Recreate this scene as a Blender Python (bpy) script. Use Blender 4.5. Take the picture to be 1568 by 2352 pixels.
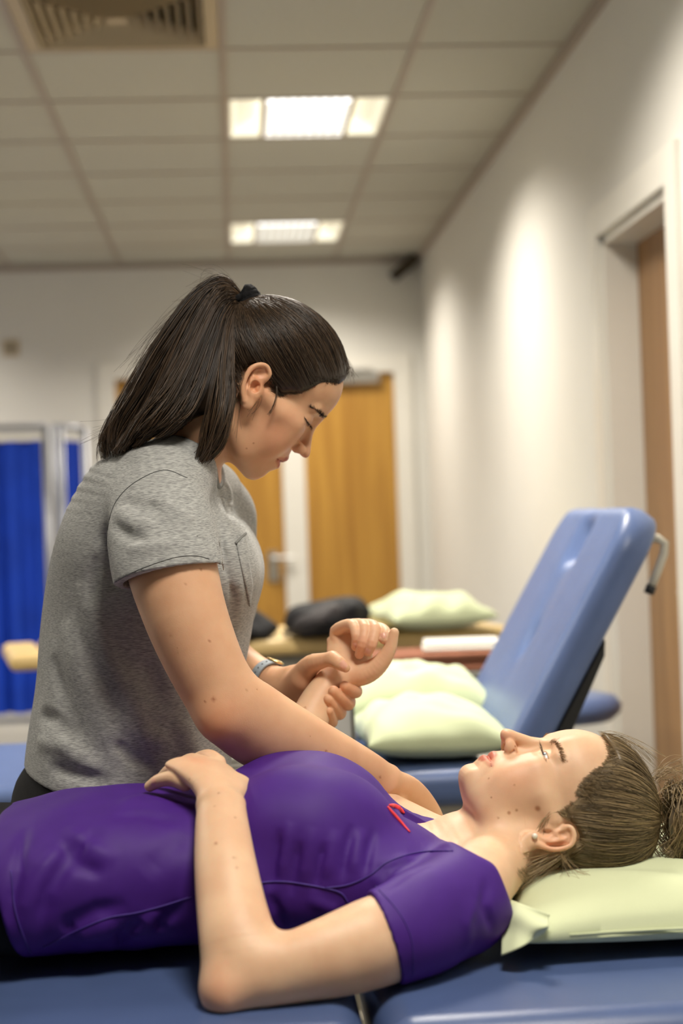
import bpy, bmesh, math, random
import numpy as np
from mathutils import Vector, Matrix
from mathutils.bvhtree import BVHTree

for o in list(bpy.data.objects): bpy.data.objects.remove(o)
scene = bpy.context.scene
col = scene.collection
random.seed(4); RNG = np.random.default_rng(11)

# ---------------------------------------------------------------- camera
F = 3600.0
YAW, ROLL, PIT = math.radians(3.9), math.radians(2.0), math.radians(0.09)
CAM = np.array([0.0, 0.0, 1.22])
f0 = np.array([math.sin(YAW)*math.cos(PIT), math.cos(YAW)*math.cos(PIT), math.sin(PIT)])
r0 = np.array([math.cos(YAW), -math.sin(YAW), 0.0]); u0 = np.cross(r0, f0)
CR = math.cos(ROLL)*r0 - math.sin(ROLL)*u0
CU = math.sin(ROLL)*r0 + math.cos(ROLL)*u0
cd = bpy.data.cameras.new('camera'); cam = bpy.data.objects.new('camera', cd); col.objects.link(cam)
cd.sensor_fit = 'VERTICAL'; cd.sensor_height = 36.0; cd.sensor_width = 24.0
cd.lens = F/2352.0*36.0
cd.clip_start = 0.05; cd.clip_end = 60
cd.dof.use_dof = True; cd.dof.focus_distance = 2.06; cd.dof.aperture_fstop = 2.8
M = Matrix(((CR[0], CU[0], -f0[0], CAM[0]), (CR[1], CU[1], -f0[1], CAM[1]), (CR[2], CU[2], -f0[2], CAM[2]), (0, 0, 0, 1)))
cam.matrix_world = M
scene.camera = cam

# ---------------------------------------------------------------- world, exposure
w = bpy.data.worlds.new('world'); scene.world = w; w.use_nodes = True
w.node_tree.nodes['Background'].inputs[0].default_value = (0.9, 0.93, 1.0, 1)
w.node_tree.nodes['Background'].inputs[1].default_value = 0.15
scene.view_settings.view_transform = 'Standard'; scene.view_settings.look = 'None'
scene.view_settings.exposure = 0.08; scene.view_settings.gamma = 1.0
scene.view_settings.use_curve_mapping = False
LAMP_POWER = 30.0
LAMP_COL = (1.0, 0.925, 0.815)

# ---------------------------------------------------------------- helpers
def ray(px, py): return f0*F + CR*(px-784) - CU*(py-1176)
def at(px, py, Y):
    d = ray(px, py); return CAM + d*(Y/d[1])
def atX(px, py, X):
    d = ray(px, py); return CAM + d*(X/d[0])
def atZ(px, py, Z):
    d = ray(px, py); return CAM + d*((Z-CAM[2])/d[2])
def srgb(r, g, b):
    f = lambda c: (c/255/12.92) if c/255 <= 0.04045 else ((c/255+0.055)/1.055)**2.4
    return (f(r), f(g), f(b), 1.0)

def tag(o, label=None, cat=None, group=None, kind=None):
    if label: o['label'] = label
    if cat: o['category'] = cat
    if group: o['group'] = group
    if kind: o['kind'] = kind
    return o
def empty(name, loc=(0, 0, 0)):
    o = bpy.data.objects.new(name, None); col.objects.link(o); o.location = loc; o.empty_display_size = 0.05
    return o
def link(name, me, mat=None, parent=None, smooth=False):
    o = bpy.data.objects.new(name, me); col.objects.link(o)
    if mat is not None and not me.materials: me.materials.append(mat)
    if smooth: me.polygons.foreach_set('use_smooth', [True]*len(me.polygons))
    if parent is not None:
        o.parent = parent
        pl = parent.location if parent.parent is None else parent.location+parent.parent.location
        o.location = -Vector(pl)
    return o
def np_mesh(name, V, Q):
    """V (n,3), Q (m,4) or (m,3) -> mesh"""
    me = bpy.data.meshes.new(name); V = np.asarray(V, dtype=np.float32); Q = np.asarray(Q, dtype=np.int32)
    k = Q.shape[1]
    me.vertices.add(len(V)); me.vertices.foreach_set('co', V.ravel())
    me.loops.add(Q.size); me.loops.foreach_set('vertex_index', Q.ravel())
    me.polygons.add(len(Q)); me.polygons.foreach_set('loop_start', np.arange(0, Q.size, k, dtype=np.int32))
    me.polygons.foreach_set('loop_total', np.full(len(Q), k, dtype=np.int32))
    me.update(calc_edges=True); me.validate()
    return me

class MB:
    def __init__(s): s.v = []; s.f = []
    def add(s, vs, fs):
        n = len(s.v); s.v += [tuple(map(float, v)) for v in vs]; s.f += [tuple(i+n for i in f) for f in fs]; return s
    def box(s, lo, hi, R=None, c=(0, 0, 0)):
        vs = [(x, y, z) for x in (lo[0], hi[0]) for y in (lo[1], hi[1]) for z in (lo[2], hi[2])]
        if R is not None: vs = [tuple(np.array(R) @ np.array(v) + np.array(c)) for v in vs]
        else: vs = [tuple(np.array(v)+np.array(c)) for v in vs]
        return s.add(vs, [(0, 1, 3, 2), (4, 6, 7, 5), (0, 4, 5, 1), (2, 3, 7, 6), (0, 2, 6, 4), (1, 5, 7, 3)])
    def tube(s, path, r, seg=12, cap=True):
        P = np.array(path, float); n = len(P); r = np.broadcast_to(np.array(r, float), (n,))
        T = np.gradient(P, axis=0); T /= np.linalg.norm(T, axis=1)[:, None]+1e-12
        a = np.array([0, 0, 1.0]) if abs(T[0][2]) < 0.9 else np.array([1.0, 0, 0])
        u = np.cross(T[0], a); u /= np.linalg.norm(u); vs = []
        for i in range(n):
            u = u - T[i]*(u@T[i]); u /= np.linalg.norm(u); w_ = np.cross(T[i], u)
            for k in range(seg):
                t = 2*math.pi*k/seg; vs.append(P[i]+r[i]*(math.cos(t)*u+math.sin(t)*w_))
        fs = [(i*seg+k, i*seg+(k+1) % seg, (i+1)*seg+(k+1) % seg, (i+1)*seg+k) for i in range(n-1) for k in range(seg)]
        if cap: fs += [tuple(range(seg))[::-1], tuple((n-1)*seg+k for k in range(seg))]
        return s.add(vs, fs)
    def lathe(s, prof, c=(0, 0, 0), seg=32, axis=2):
        vs = []; n = len(prof)
        for r, h in prof:
            for k in range(seg):
                t = 2*math.pi*k/seg; v = [r*math.cos(t), r*math.sin(t), h]
                if axis == 1: v = [v[0], v[2], v[1]]
                if axis == 0: v = [v[2], v[0], v[1]]
                vs.append(np.array(v)+np.array(c))
        fs = [(i*seg+k, i*seg+(k+1) % seg, (i+1)*seg+(k+1) % seg, (i+1)*seg+k) for i in range(n-1) for k in range(seg)]
        fs += [tuple(range(seg))[::-1], tuple((n-1)*seg+k for k in range(seg))]
        return s.add(vs, fs)
    def sphere(s, c, r, seg=16, rings=10):
        prof = [(max(1e-4, math.sin(math.pi*i/rings))*1.0, -math.cos(math.pi*i/rings)) for i in range(rings+1)]
        r = np.broadcast_to(np.array(r, float), (3,))
        n0 = len(s.v); s.lathe(prof, seg=seg)
        for i in range(n0, len(s.v)): s.v[i] = tuple(np.array(s.v[i])*r+np.array(c))
        return s
    def build(s, name, mat=None, parent=None, smooth=False, bevel=0, seg=3, subsurf=0):
        me = bpy.data.meshes.new(name); me.from_pydata(s.v, [], s.f); me.update()
        bm = bmesh.new(); bm.from_mesh(me); bmesh.ops.recalc_face_normals(bm, faces=bm.faces); bm.to_mesh(me); bm.free()
        o = link(name, me, mat, parent, smooth)
        if bevel:
            m = o.modifiers.new('bevel', 'BEVEL'); m.width = bevel; m.segments = seg; m.limit_method = 'ANGLE'
            if smooth is False and seg > 1:
                me.polygons.foreach_set('use_smooth', [True]*len(me.polygons))
                m.harden_normals = True
        if subsurf:
            m = o.modifiers.new('sub', 'SUBSURF'); m.levels = subsurf; m.render_levels = subsurf
        return o

# ---------------------------------------------------------------- materials
def nt_mat(name):
    m = bpy.data.materials.new(name); m.use_nodes = True
    nt = m.node_tree; return m, nt, nt.nodes['Principled BSDF']
def N(nt, t, **kw):
    n = nt.nodes.new(t)
    for k, v in kw.items():
        if k.startswith('i_'): n.inputs[k[2:].replace('_', ' ')].default_value = v
        else: setattr(n, k, v)
    return n
def surf(name, c, rough=0.5, spec=0.5, metal=0.0, var=0.06, nscale=8.0, bump=0.0, bscale=200.0, emit=None, estr=0.0, stretch=None, sheen=0.0, coat=0.0, sub=0.0):
    m, nt, p = nt_mat(name); L = nt.links
    tc = N(nt, 'ShaderNodeTexCoord'); src = tc.outputs['Object']
    if stretch:
        mp = N(nt, 'ShaderNodeMapping'); mp.inputs['Scale'].default_value = stretch; L.new(src, mp.inputs[0]); src = mp.outputs[0]
    no = N(nt, 'ShaderNodeTexNoise'); no.inputs['Scale'].default_value = nscale; no.inputs['Detail'].default_value = 4; L.new(src, no.inputs['Vector'])
    rp = N(nt, 'ShaderNodeValToRGB'); c = tuple(c)
    rp.color_ramp.elements[0].position = 0.3; rp.color_ramp.elements[1].position = 0.7
    rp.color_ramp.elements[0].color = tuple(x*(1-var) for x in c[:3])+(1,); rp.color_ramp.elements[1].color = tuple(min(1, x*(1+var)) for x in c[:3])+(1,)
    L.new(no.outputs['Fac'], rp.inputs[0]); L.new(rp.outputs[0], p.inputs['Base Color'])
    p.inputs['Roughness'].default_value = rough; p.inputs['Specular IOR Level'].default_value = spec; p.inputs['Metallic'].default_value = metal
    p.inputs['Sheen Weight'].default_value = sheen; p.inputs['Coat Weight'].default_value = coat
    if sub: p.inputs['Subsurface Weight'].default_value = sub; p.inputs['Subsurface Radius'].default_value = (0.02, 0.01, 0.006)
    if bump:
        b = N(nt, 'ShaderNodeTexNoise'); b.inputs['Scale'].default_value = bscale; L.new(src, b.inputs['Vector'])
        bp = N(nt, 'ShaderNodeBump'); bp.inputs['Strength'].default_value = bump; bp.inputs['Distance'].default_value = 0.002
        L.new(b.outputs['Fac'], bp.inputs['Height']); L.new(bp.outputs[0], p.inputs['Normal'])
    if emit:
        p.inputs['Emission Color'].default_value = emit; p.inputs['Emission Strength'].default_value = estr
    return m
def wood(name, c1, c2, scale=(22, 22, 0.9)):
    m, nt, p = nt_mat(name); L = nt.links
    tc = N(nt, 'ShaderNodeTexCoord'); mp = N(nt, 'ShaderNodeMapping'); mp.inputs['Scale'].default_value = scale; L.new(tc.outputs['Object'], mp.inputs[0])
    no = N(nt, 'ShaderNodeTexNoise'); no.inputs['Scale'].default_value = 1.0; no.inputs['Detail'].default_value = 6; no.inputs['Distortion'].default_value = 0.6; L.new(mp.outputs[0], no.inputs['Vector'])
    rp = N(nt, 'ShaderNodeValToRGB'); rp.color_ramp.elements[0].position = 0.35; rp.color_ramp.elements[1].position = 0.68
    rp.color_ramp.elements[0].color = c1; rp.color_ramp.elements[1].color = c2
    L.new(no.outputs['Fac'], rp.inputs[0]); L.new(rp.outputs[0], p.inputs['Base Color'])
    p.inputs['Roughness'].default_value = 0.42
    return m
MAT = {}
MAT['wall'] = surf('wall_paint', srgb(220, 218, 211), 0.55, 0.35, var=0.015, nscale=3, bump=0.06, bscale=350)
MAT['trim'] = surf('gloss_trim_paint', srgb(226, 223, 214), 0.3, 0.5, var=0.01)
MAT['tile'] = surf('mineral_tile', srgb(188, 186, 174), 0.9, 0.2, var=0.03, nscale=60, bump=0.3, bscale=500)
MAT['grid'] = surf('grid_metal', srgb(166, 154, 142), 0.5, 0.4, var=0.02)
MAT['floor'] = surf('vinyl_floor', srgb(122, 120, 116), 0.45, 0.4, var=0.12, nscale=90)
MAT['oak'] = wood('oak_veneer', srgb(160, 114, 44), srgb(190, 144, 62))
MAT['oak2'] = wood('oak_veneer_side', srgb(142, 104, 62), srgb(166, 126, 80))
MAT['steel'] = surf('brushed_steel', (0.62, 0.61, 0.58, 1), 0.3, metal=1.0, var=0.04)
MAT['chrome'] = surf('chrome_tube', (0.30, 0.31, 0.34, 1), 0.4, metal=1.0, var=0.02)
MAT['black'] = surf('black_plastic', (0.012, 0.012, 0.013, 1), 0.45, var=0.1)
MAT['blackcloth'] = surf('black_nylon', (0.010, 0.010, 0.012, 1), 0.75, 0.3, var=0.3, nscale=40, bump=0.4, bscale=300)
MAT['mesh'] = surf('dark_mesh_fabric', (0.045, 0.04, 0.042, 1), 0.7, 0.3, var=0.3, nscale=60)
MAT['vinyl'] = surf('blue_vinyl', srgb(74, 92, 134), 0.30, 0.5, var=0.05, nscale=14, bump=0.12, bscale=900)
MAT['vinyl2'] = surf('pale_blue_vinyl', srgb(92, 112, 158), 0.34, 0.5, var=0.05, nscale=14, bump=0.1, bscale=900)
MAT['beige'] = surf('beige_vinyl', srgb(206, 178, 120), 0.45, 0.5, var=0.05)
MAT['green'] = surf('green_pillowcase', srgb(206, 214, 176), 0.85, 0.25, var=0.03, nscale=12, bump=0.15, bscale=900, sheen=0.15)
MAT['green2'] = surf('green_pillowcase_far', srgb(206, 216, 178), 0.85, 0.25, var=0.04, nscale=12, sheen=0.15)
MAT['curtain'] = surf('blue_curtain', srgb(16, 60, 176), 0.75, 0.3, var=0.12, nscale=6)
MAT['white'] = surf('white_cloth', srgb(226, 224, 216), 0.8, 0.3, var=0.02)
MAT['card'] = surf('white_card', srgb(222, 222, 220), 0.6, 0.3, var=0.02)
MAT['teal'] = surf('teal_cloth', srgb(40, 176, 196), 0.7, 0.3, var=0.08)
MAT['brown'] = surf('brown_blanket', srgb(140, 92, 72), 0.9, 0.2, var=0.15, nscale=20)
MAT['greymetal'] = surf('grey_frame_paint', srgb(126, 124, 116), 0.45, 0.4, var=0.04)
MAT['cream'] = surf('cream_frame_paint', srgb(205, 200, 185), 0.4, 0.4, var=0.03)
MAT['vent'] = surf('vent_paint', srgb(186, 170, 140), 0.5, 0.4, var=0.02)
MAT['vdark'] = surf('vent_dark', srgb(70, 62, 50), 0.8, 0.2, var=0.05)
# ================================================================ THE ROOM
CEIL = 2.65; XR = 1.085; XL = -3.2; YF = 8.74; YB = -2.6
# ceiling: slab + tiles + grid bars
ceil_o = MB().box((XL, YB, CEIL+0.13), (XR, YF, CEIL+0.23)).build('ceiling', MAT['tile']); tag(ceil_o, kind='structure')
colX = [XR-0.485+0.6*0] ; GX = [0.6-0.6*i+0.0 for i in range(0, 7)]
GX = [0.60, 0.013, -0.585, -1.185, -1.785, -2.385, -2.985]
GY = [8.19-0.567*i for i in range(0, 19)]
LAMPS = [(0, 0), (0, 4), (0, 8), (0, 12), (4, 0), (4, 4), (4, 8)]   # (column, row): cell between GX[c+1]..GX[c], GY[r+1]..GY[r]
VENT = (1, 6)
tme = None
xs = [XR]+GX+[XL]; ys = [YF]+GY+[YB]
special = set([(c+1, r+1) for c, r in LAMPS]+[(VENT[0]+1, VENT[1]+1)])
tile_cache = {}
for i in range(len(xs)-1):
    for j in range(len(ys)-1):
        if (i, j) in special: continue
        x1, x0, y1, y0 = xs[i], xs[i+1], ys[j], ys[j+1]
        wx, wy = round(x1-x0-0.018, 3), round(y1-y0-0.015, 3)
        if wx < 0.02 or wy < 0.02: continue
        if (wx, wy) not in tile_cache:
            t = MB().box((-wx/2, -wy/2, 0), (wx/2, wy/2, 0.02)).build('ceiling_tile', MAT['tile']); me = t.data
            tile_cache[(wx, wy)] = me
        else:
            t = link('ceiling_tile', tile_cache[(wx, wy)])
        t.parent = ceil_o; t.location = ((x0+x1)/2, (y0+y1)/2, CEIL+0.002)
for x in GX:
    b = MB().box((x-0.010, YB, CEIL-0.004), (x+0.010, YF, CEIL+0.02)).build('grid_bar', MAT['grid'], ceil_o)
for y in GY:
    for i in range(len(xs)-1):
        MB().box((xs[i+1]+0.010, y-0.008, CEIL-0.002), (xs[i]-0.010, y+0.008, CEIL+0.02)).build('grid_bar', MAT['grid'], ceil_o)
tr = MB().box((XR-0.022, YB, CEIL-0.03), (XR, YF, CEIL)).box((XL, YF-0.022, CEIL-0.03), (XR-0.022, YF, CEIL)).build('trim_1', MAT['grid']); tag(tr, kind='structure')

# floor
fl = MB().box((XL, YB, -0.08), (XR+0.3, YF+0.2, 0.0)).build('floor', MAT['floor']); tag(fl, kind='structure')
# walls
DY0, DY1, DZ = 3.74, 4.47, 2.0      # opening in the right wall
wr = MB().box((XR, YB, 0), (XR+0.16, DY0, CEIL+0.1)).box((XR, DY1, 0), (XR+0.16, YF, CEIL+0.1)).box((XR, DY0, DZ), (XR+0.16, DY1, CEIL+0.1))
wr = wr.box((XR+0.16, DY0-0.2, 0), (XR+0.2, DY1+0.2, DZ+0.2)).build('wall_right', MAT['wall']); tag(wr, kind='structure')
FX0, FX1, FZ = -0.655, 0.935, 2.03   # opening in the far wall
wf = MB().box((XL, YF, 0), (FX0, YF+0.14, CEIL+0.1)).box((FX1, YF, 0), (XR, YF+0.14, CEIL+0.1)).box((FX0, YF, FZ), (FX1, YF+0.14, CEIL+0.1)).box((FX0-.1, YF+0.14, 0), (FX1+.1, YF+0.18, FZ+.1)).build('wall_back', MAT['wall']); tag(wf, kind='structure')
wl = MB().box((XL-0.1, YB, 0), (XL, YF+0.14, CEIL+0.1)).build('wall_left', MAT['wall']); tag(wl, kind='structure')
wb = MB().box((XL, YB-0.1, 0), (XR+0.16, YB, CEIL+0.1)).build('wall_front', MAT['wall']); tag(wb, kind='structure')
bb = MB().box((XR-0.015, YB, 0), (XR, DY0-0.09, 0.1)).box((XR-0.015, DY1+0.09, 0), (XR, YF, 0.1)).build('baseboard_right', MAT['trim']); tag(bb, kind='structure')
bb = MB().box((XL, YF-0.015, 0), (FX0-0.09, YF, 0.1)).build('baseboard_back', MAT['trim']); tag(bb, kind='structure')

# right-wall door: recessed oak leaf, lining, architrave
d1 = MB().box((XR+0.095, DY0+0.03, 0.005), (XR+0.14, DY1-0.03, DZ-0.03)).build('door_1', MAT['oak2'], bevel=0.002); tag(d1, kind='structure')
h = MB().lathe([(0.026, 0), (0.026, 0.008), (0.01, 0.01), (0.01, 0.045)], c=(XR+0.095, DY0+0.11, 0.99), axis=0)
for i in range(len(h.v)): h.v[i] = (2*(XR+0.095)-h.v[i][0], h.v[i][1], h.v[i][2])
h.tube([(XR+0.05, DY0+0.11, 0.99), (XR+0.048, DY0+0.16, 0.99), (XR+0.05, DY0+0.22, 0.99)], 0.009).build('handle', MAT['steel'], d1, smooth=True)
t2 = MB().box((XR-0.018, DY1-0.005, 0), (XR, DY1+0.085, DZ-0.005)).box((XR-0.018, DY0-0.085, 0), (XR, DY0+0.005, DZ-0.005)).box((XR-0.018, DY0-0.085, DZ-0.005), (XR, DY1+0.085, DZ+0.085)).build('trim_2', MAT['trim']); tag(t2, kind='structure')
t3 = MB().box((XR, DY1-0.03, 0), (XR+0.16, DY1, DZ)).box((XR, DY0, 0), (XR+0.16, DY0+0.03, DZ)).box((XR, DY0, DZ-0.03), (XR+0.16, DY1, DZ)).build('trim_3', MAT['trim']); tag(t3, kind='structure')

# far wall: two oak leaves with a white post between
PX0, PX1 = 0.275, 0.40
d2 = MB().box((FX0+0.02, YF+0.03, 0.005), (PX0, YF+0.075, FZ-0.02)).build('door_2', MAT['oak'], bevel=0.002); tag(d2, kind='structure')
MB().box((PX0-0.10, YF+0.018, 0.86), (PX0-0.04, YF+0.03, 1.03)).tube([(PX0-0.07, YF+0.02, 0.99), (PX0-0.07, YF-0.03, 0.99), (PX0-0.0, YF-0.035, 0.99), (PX0+0.05, YF-0.035, 0.99)], 0.012).build('handle', MAT['steel'], d2, smooth=False)
d3 = MB().box((PX1, YF+0.03, 0.005), (FX1-0.02, YF+0.075, FZ-0.02)).build('door_3', MAT['oak'], bevel=0.002); tag(d3, kind='structure')
MB().box((0.58, YF-0.03, 1.95), (0.83, YF+0.03, 2.01)).box((0.60, YF-0.04, 2.01), (0.80, YF-0.02, 2.03)).build('door_closer', MAT['steel'], d3, bevel=0.006)
t4 = MB().box((FX0-0.075, YF-0.02, 0), (FX0+0.02, YF+0.14, FZ+0.075)).box((FX1-0.02, YF-0.02, 0), (FX1+0.075, YF+0.14, FZ+0.075)).box((FX0+0.02, YF-0.02, FZ-0.02), (FX1-0.02, YF+0.14, FZ+0.075)).box((PX0, YF-0.0, 0), (PX1, YF+0.12, FZ-0.02)).build('trim_4', MAT['trim']); tag(t4, kind='structure')

# wall socket plate on the far wall, small camera in the corner
pt = at(25, 800, YF)
o = empty('sensor_plate', (pt[0], YF, pt[2]-0.045)); tag(o, 'small square grey sensor plate high on the far wall by blue screen', 'sensor')
MB().box((pt[0]-0.045, YF-0.012, pt[2]-0.045), (pt[0]+0.045, YF, pt[2]+0.045)).build('plate', MAT['vent'], o, bevel=0.004)
MB().sphere((pt[0], YF-0.012, pt[2]), (0.022, 0.014, 0.022)).build('lens', MAT['greymetal'], o, smooth=True)
o = empty('wall_camera', (1.0, YF, 2.6)); tag(o, 'small dark camera fixed high in the far corner under the ceiling', 'camera')
Rw = Matrix.Rotation(math.radians(-38), 3, 'Y')
MB().box((-0.085, -0.05, -0.028), (0.085, 0.03, 0.028), R=Rw, c=(0.985, YF-0.09, 2.575)).build('body', MAT['vdark'], o, bevel=0.008)
MB().box((0.99, YF-0.06, 2.57), (1.04, YF, 2.62)).build('bracket', MAT['greymetal'], o, bevel=0.004)
MB().lathe([(0.016, 0), (0.016, 0.012)], c=(0.985-0.06, YF-0.142, 2.53), axis=1).build('lens', MAT['black'], o)

# ceiling luminaires
def emis(name, c, s, grid=None):
    m, nt, p = nt_mat(name); p.inputs['Base Color'].default_value = (0.8, 0.8, 0.76, 1); p.inputs['Roughness'].default_value = 0.4
    p.inputs['Emission Color'].default_value = c; p.inputs['Emission Strength'].default_value = s
    return m
MAT['lamp_panel'] = emis('lamp_diffuser', (1.0, 0.98, 0.96, 1), 2.4)
MAT['lamp_wing'] = emis('lamp_reflector', (1.0, 0.88, 0.62, 1), 0.42)  # painted glow stands in for lamp light falling on the reflectors
MAT['lamp_reflector_glow'] = emis('lamp_reflector_glow', (1.0, 0.94, 0.72, 1), 0.9)  # no tube: stronger painted glow for the inner and far reflector sides
MAT['lamp_blade'] = surf('lamp_blade', srgb(214, 212, 204), 0.5, 0.5, var=0.01)
lamp_names = {(0, 0): 'recessed ceiling light farthest away, just in front of the far wall', (0, 4): 'recessed ceiling light with louvred centre nearest the camera in view'}
lamp_proto = None
def build_lamp(c, r):
    x1, x0 = GX[c]-0.012, GX[c+1]+0.012; y1, y0 = GY[r]-0.012, GY[r+1]+0.012
    cx, cy = (x0+x1)/2, (y0+y1)/2; hx, hy = (x1-x0)/2, (y1-y0)/2
    o = empty('ceiling_light', (cx, cy, CEIL))
    W = lambda p: (p[0]+cx, p[1]+cy, p[2]+CEIL)
    MB().box((-hx, -hy, 0.085), (hx, hy, 0.09), c=(cx, cy, CEIL)).box((-hx, -hy, 0), (-hx+.006, hy, .09), c=(cx, cy, CEIL)).box((hx-.006, -hy, 0), (hx, hy, .09), c=(cx, cy, CEIL)).box((-hx, -hy, 0), (hx, -hy+.006, .09), c=(cx, cy, CEIL)).box((-hx, hy-.006, 0), (hx, hy, .09), c=(cx, cy, CEIL)).build('housing', MAT['trim'], o)
    cw = 0.145
    for s in (-1, 1):       # curved side reflectors
        xi, xo_ = s*(cw+0.02), s*(hx-0.010); y0_, y1_ = -hy+0.010, hy-0.010
        a = [W((xi, y0_, 0.004)), W((xo_, y0_, 0.004)), W((xo_, y1_, 0.004)), W((xi, y1_, 0.004))]
        b = [W((xi+s*0.012, y0_+0.05, 0.060)), W((xo_-s*0.02, y0_+0.03, 0.034)), W((xo_-s*0.02, y1_-0.03, 0.034)), W((xi+s*0.012, y1_-0.05, 0.060))]
        up = lambda L_: [(q[0], q[1], q[2]+0.002) for q in L_]
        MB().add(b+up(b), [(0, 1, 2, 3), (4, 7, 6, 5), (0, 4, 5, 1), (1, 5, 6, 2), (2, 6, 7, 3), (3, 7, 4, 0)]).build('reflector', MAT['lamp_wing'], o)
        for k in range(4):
            k2 = (k+1) % 4; q = [a[k], a[k2], b[k2], b[k]]; MB().add(q+up(q), [(0, 1, 2, 3), (4, 7, 6, 5), (0, 4, 5, 1), (1, 5, 6, 2), (2, 6, 7, 3), (3, 7, 4, 0)]).build('reflector_side', MAT['lamp_reflector_glow'] if k in (2, 3) else MAT['lamp_wing'], o)
        MB().box((min(s*cw, s*(cw+0.018)), -hy+0.008, -0.001), (max(s*cw, s*(cw+0.018)), hy-0.008, 0.06), c=(cx, cy, CEIL)).build('divider', MAT['vent'], o)
    p = MB().box((-cw, -hy+0.01, 0.002), (cw, hy-0.01, 0.01), c=(cx, cy, CEIL)).build('louvre_panel', MAT['lamp_panel'], o)
    for i in range(1, 8):
        x = -cw+2*cw*i/8; MB().box((x-0.003, -hy+0.01, -0.010), (x+0.003, hy-0.01, 0.002), c=(cx, cy, CEIL)).build('blade', MAT['lamp_blade'], p)
    for i in range(1, 9):
        y = -hy+0.01+(2*hy-0.02)*i/9; MB().box((-cw, y-0.003, -0.009), (cw, y+0.003, 0.001), c=(cx, cy, CEIL)).build('blade', MAT['lamp_blade'], p)
    ld = bpy.data.lights.new('lamp_light', 'AREA'); ld.shape = 'RECTANGLE'; ld.size = 0.5; ld.size_y = 0.5; ld.energy = LAMP_POWER*{0: 0.9, 4: 1.2, 8: 1.15, 12: 0.86}.get(r, 1.0); ld.color = LAMP_COL; ld.spread = math.radians(140)
    lo = bpy.data.objects.new('lamp_light', ld); col.objects.link(lo); lo.parent = o; lo.location = (0, 0, -0.014)
    return o
for c, r in LAMPS:
    o = build_lamp(c, r)
    if (c, r) in lamp_names: tag(o, lamp_names[(c, r)], 'ceiling light', 'recessed ceiling lights')
    else: tag(o, 'recessed ceiling light outside the picture, over the treatment room', 'ceiling light', 'ceiling lights out of view')

# air diffuser
c, r = VENT
x1, x0 = GX[c]-0.012, GX[c+1]+0.012; y1, y0 = GY[r]-0.012, GY[r+1]+0.012
cx, cy = (x0+x1)/2, (y0+y1)/2; hx, hy = (x1-x0)/2, (y1-y0)/2
o = empty('air_vent', (cx, cy, CEIL)); tag(o, 'square cream ceiling air vent with nested louvres', 'air vent')
MB().box((cx-hx, cy-hy, CEIL+0.1), (cx+hx, cy+hy, CEIL+0.11)).box((cx-hx, cy-hy, CEIL), (cx-hx+.005, cy+hy, CEIL+.1)).box((cx+hx-.005, cy-hy, CEIL), (cx+hx, cy+hy, CEIL+.1)).box((cx-hx, cy-hy, CEIL), (cx+hx, cy-hy+.005, CEIL+.1)).box((cx-hx, cy+hy-.005, CEIL), (cx+hx, cy+hy, CEIL+.1)).build('duct_box', MAT['vdark'], o)
def sqring(s0, z0, s1, z1, th=0.004):
    vs = []
    for s, z in ((s0, z0), (s1, z1), (s1, z1+th), (s0, z0+th)):
        vs += [(cx-s*hx, cy-s*hy, CEIL+z), (cx+s*hx, cy-s*hy, CEIL+z), (cx+s*hx, cy+s*hy, CEIL+z), (cx-s*hx, cy+s*hy, CEIL+z)]
    fs = [(4*a+i, 4*a+(i+1) % 4, 4*((a+1) % 4)+(i+1) % 4, 4*((a+1) % 4)+i) for a in range(4) for i in range(4)]
    return MB().add(vs, fs)
sqring(1.0, -0.002, 0.86, -0.004).build('frame', MAT['vent'], o)
for i in range(7):
    s = 0.84-0.105*i
    sqring(s, -0.008, s-0.075, 0.034).build('louvre', MAT['vent'], o)
MB().box((cx-0.1*hx, cy-0.1*hy, CEIL+0.0), (cx+0.1*hx, cy+0.1*hy, CEIL+0.006)).build('centre_plate', MAT['vent'], o)

# ================================================================ BACKGROUND FURNITURE
def tube_obj(name, pts, r, mat, parent, seg=10): return MB().tube(pts, r, seg).build(name, mat, parent, smooth=True)

# ---- folding curtain screen on the left, far back
SY = 7.0
o = empty('folding_screen', (at(100, 1600, SY)[0], SY, 0)); tag(o, 'folding screen with royal blue curtains on a chrome tube frame', 'screen')
ztop = at(100, 978, SY)[2]; xA = at(112, 1200, SY)[0]; xB = at(188, 1200, SY)[0]; xL_ = -2.3
zbot = at(30, 1640, SY)[2]; zct = at(50, 1012, SY)[2]
def post(x, y): 
    p = tube_obj('post', [(x, y, 0.09), (x, y, ztop)], 0.014, MAT['chrome'], o)
    MB().lathe([(0.03, 0.0), (0.034, 0.02), (0.03, 0.06), (0.012, 0.07), (0.012, 0.1)], c=(x, y, 0)).build('castor', MAT['black'], p, smooth=True)
for x, y in ((xA, SY), (xA+0.03, SY+0.05), (xA+0.065, SY+0.02), (xB, SY+0.25), (xL_, SY)): post(x, y)
tube_obj('rail', [(xL_, SY, ztop), (xA, SY, ztop)], 0.014, MAT['chrome'], o)
tube_obj('rail', [(xL_, SY, ztop-0.018), (xA, SY, ztop-0.03)], 0.006, MAT['chrome'], o)
tube_obj('rail', [(xA+0.03, SY+0.05, ztop), (xB-0.02, SY+0.25, ztop+0.002), (xB, SY+0.25, ztop-0.03)], 0.014, MAT['chrome'], o)
tube_obj('rail', [(xL_, SY, zbot-0.03), (xA, SY, zbot-0.03)], 0.012, MAT['chrome'], o)
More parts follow.
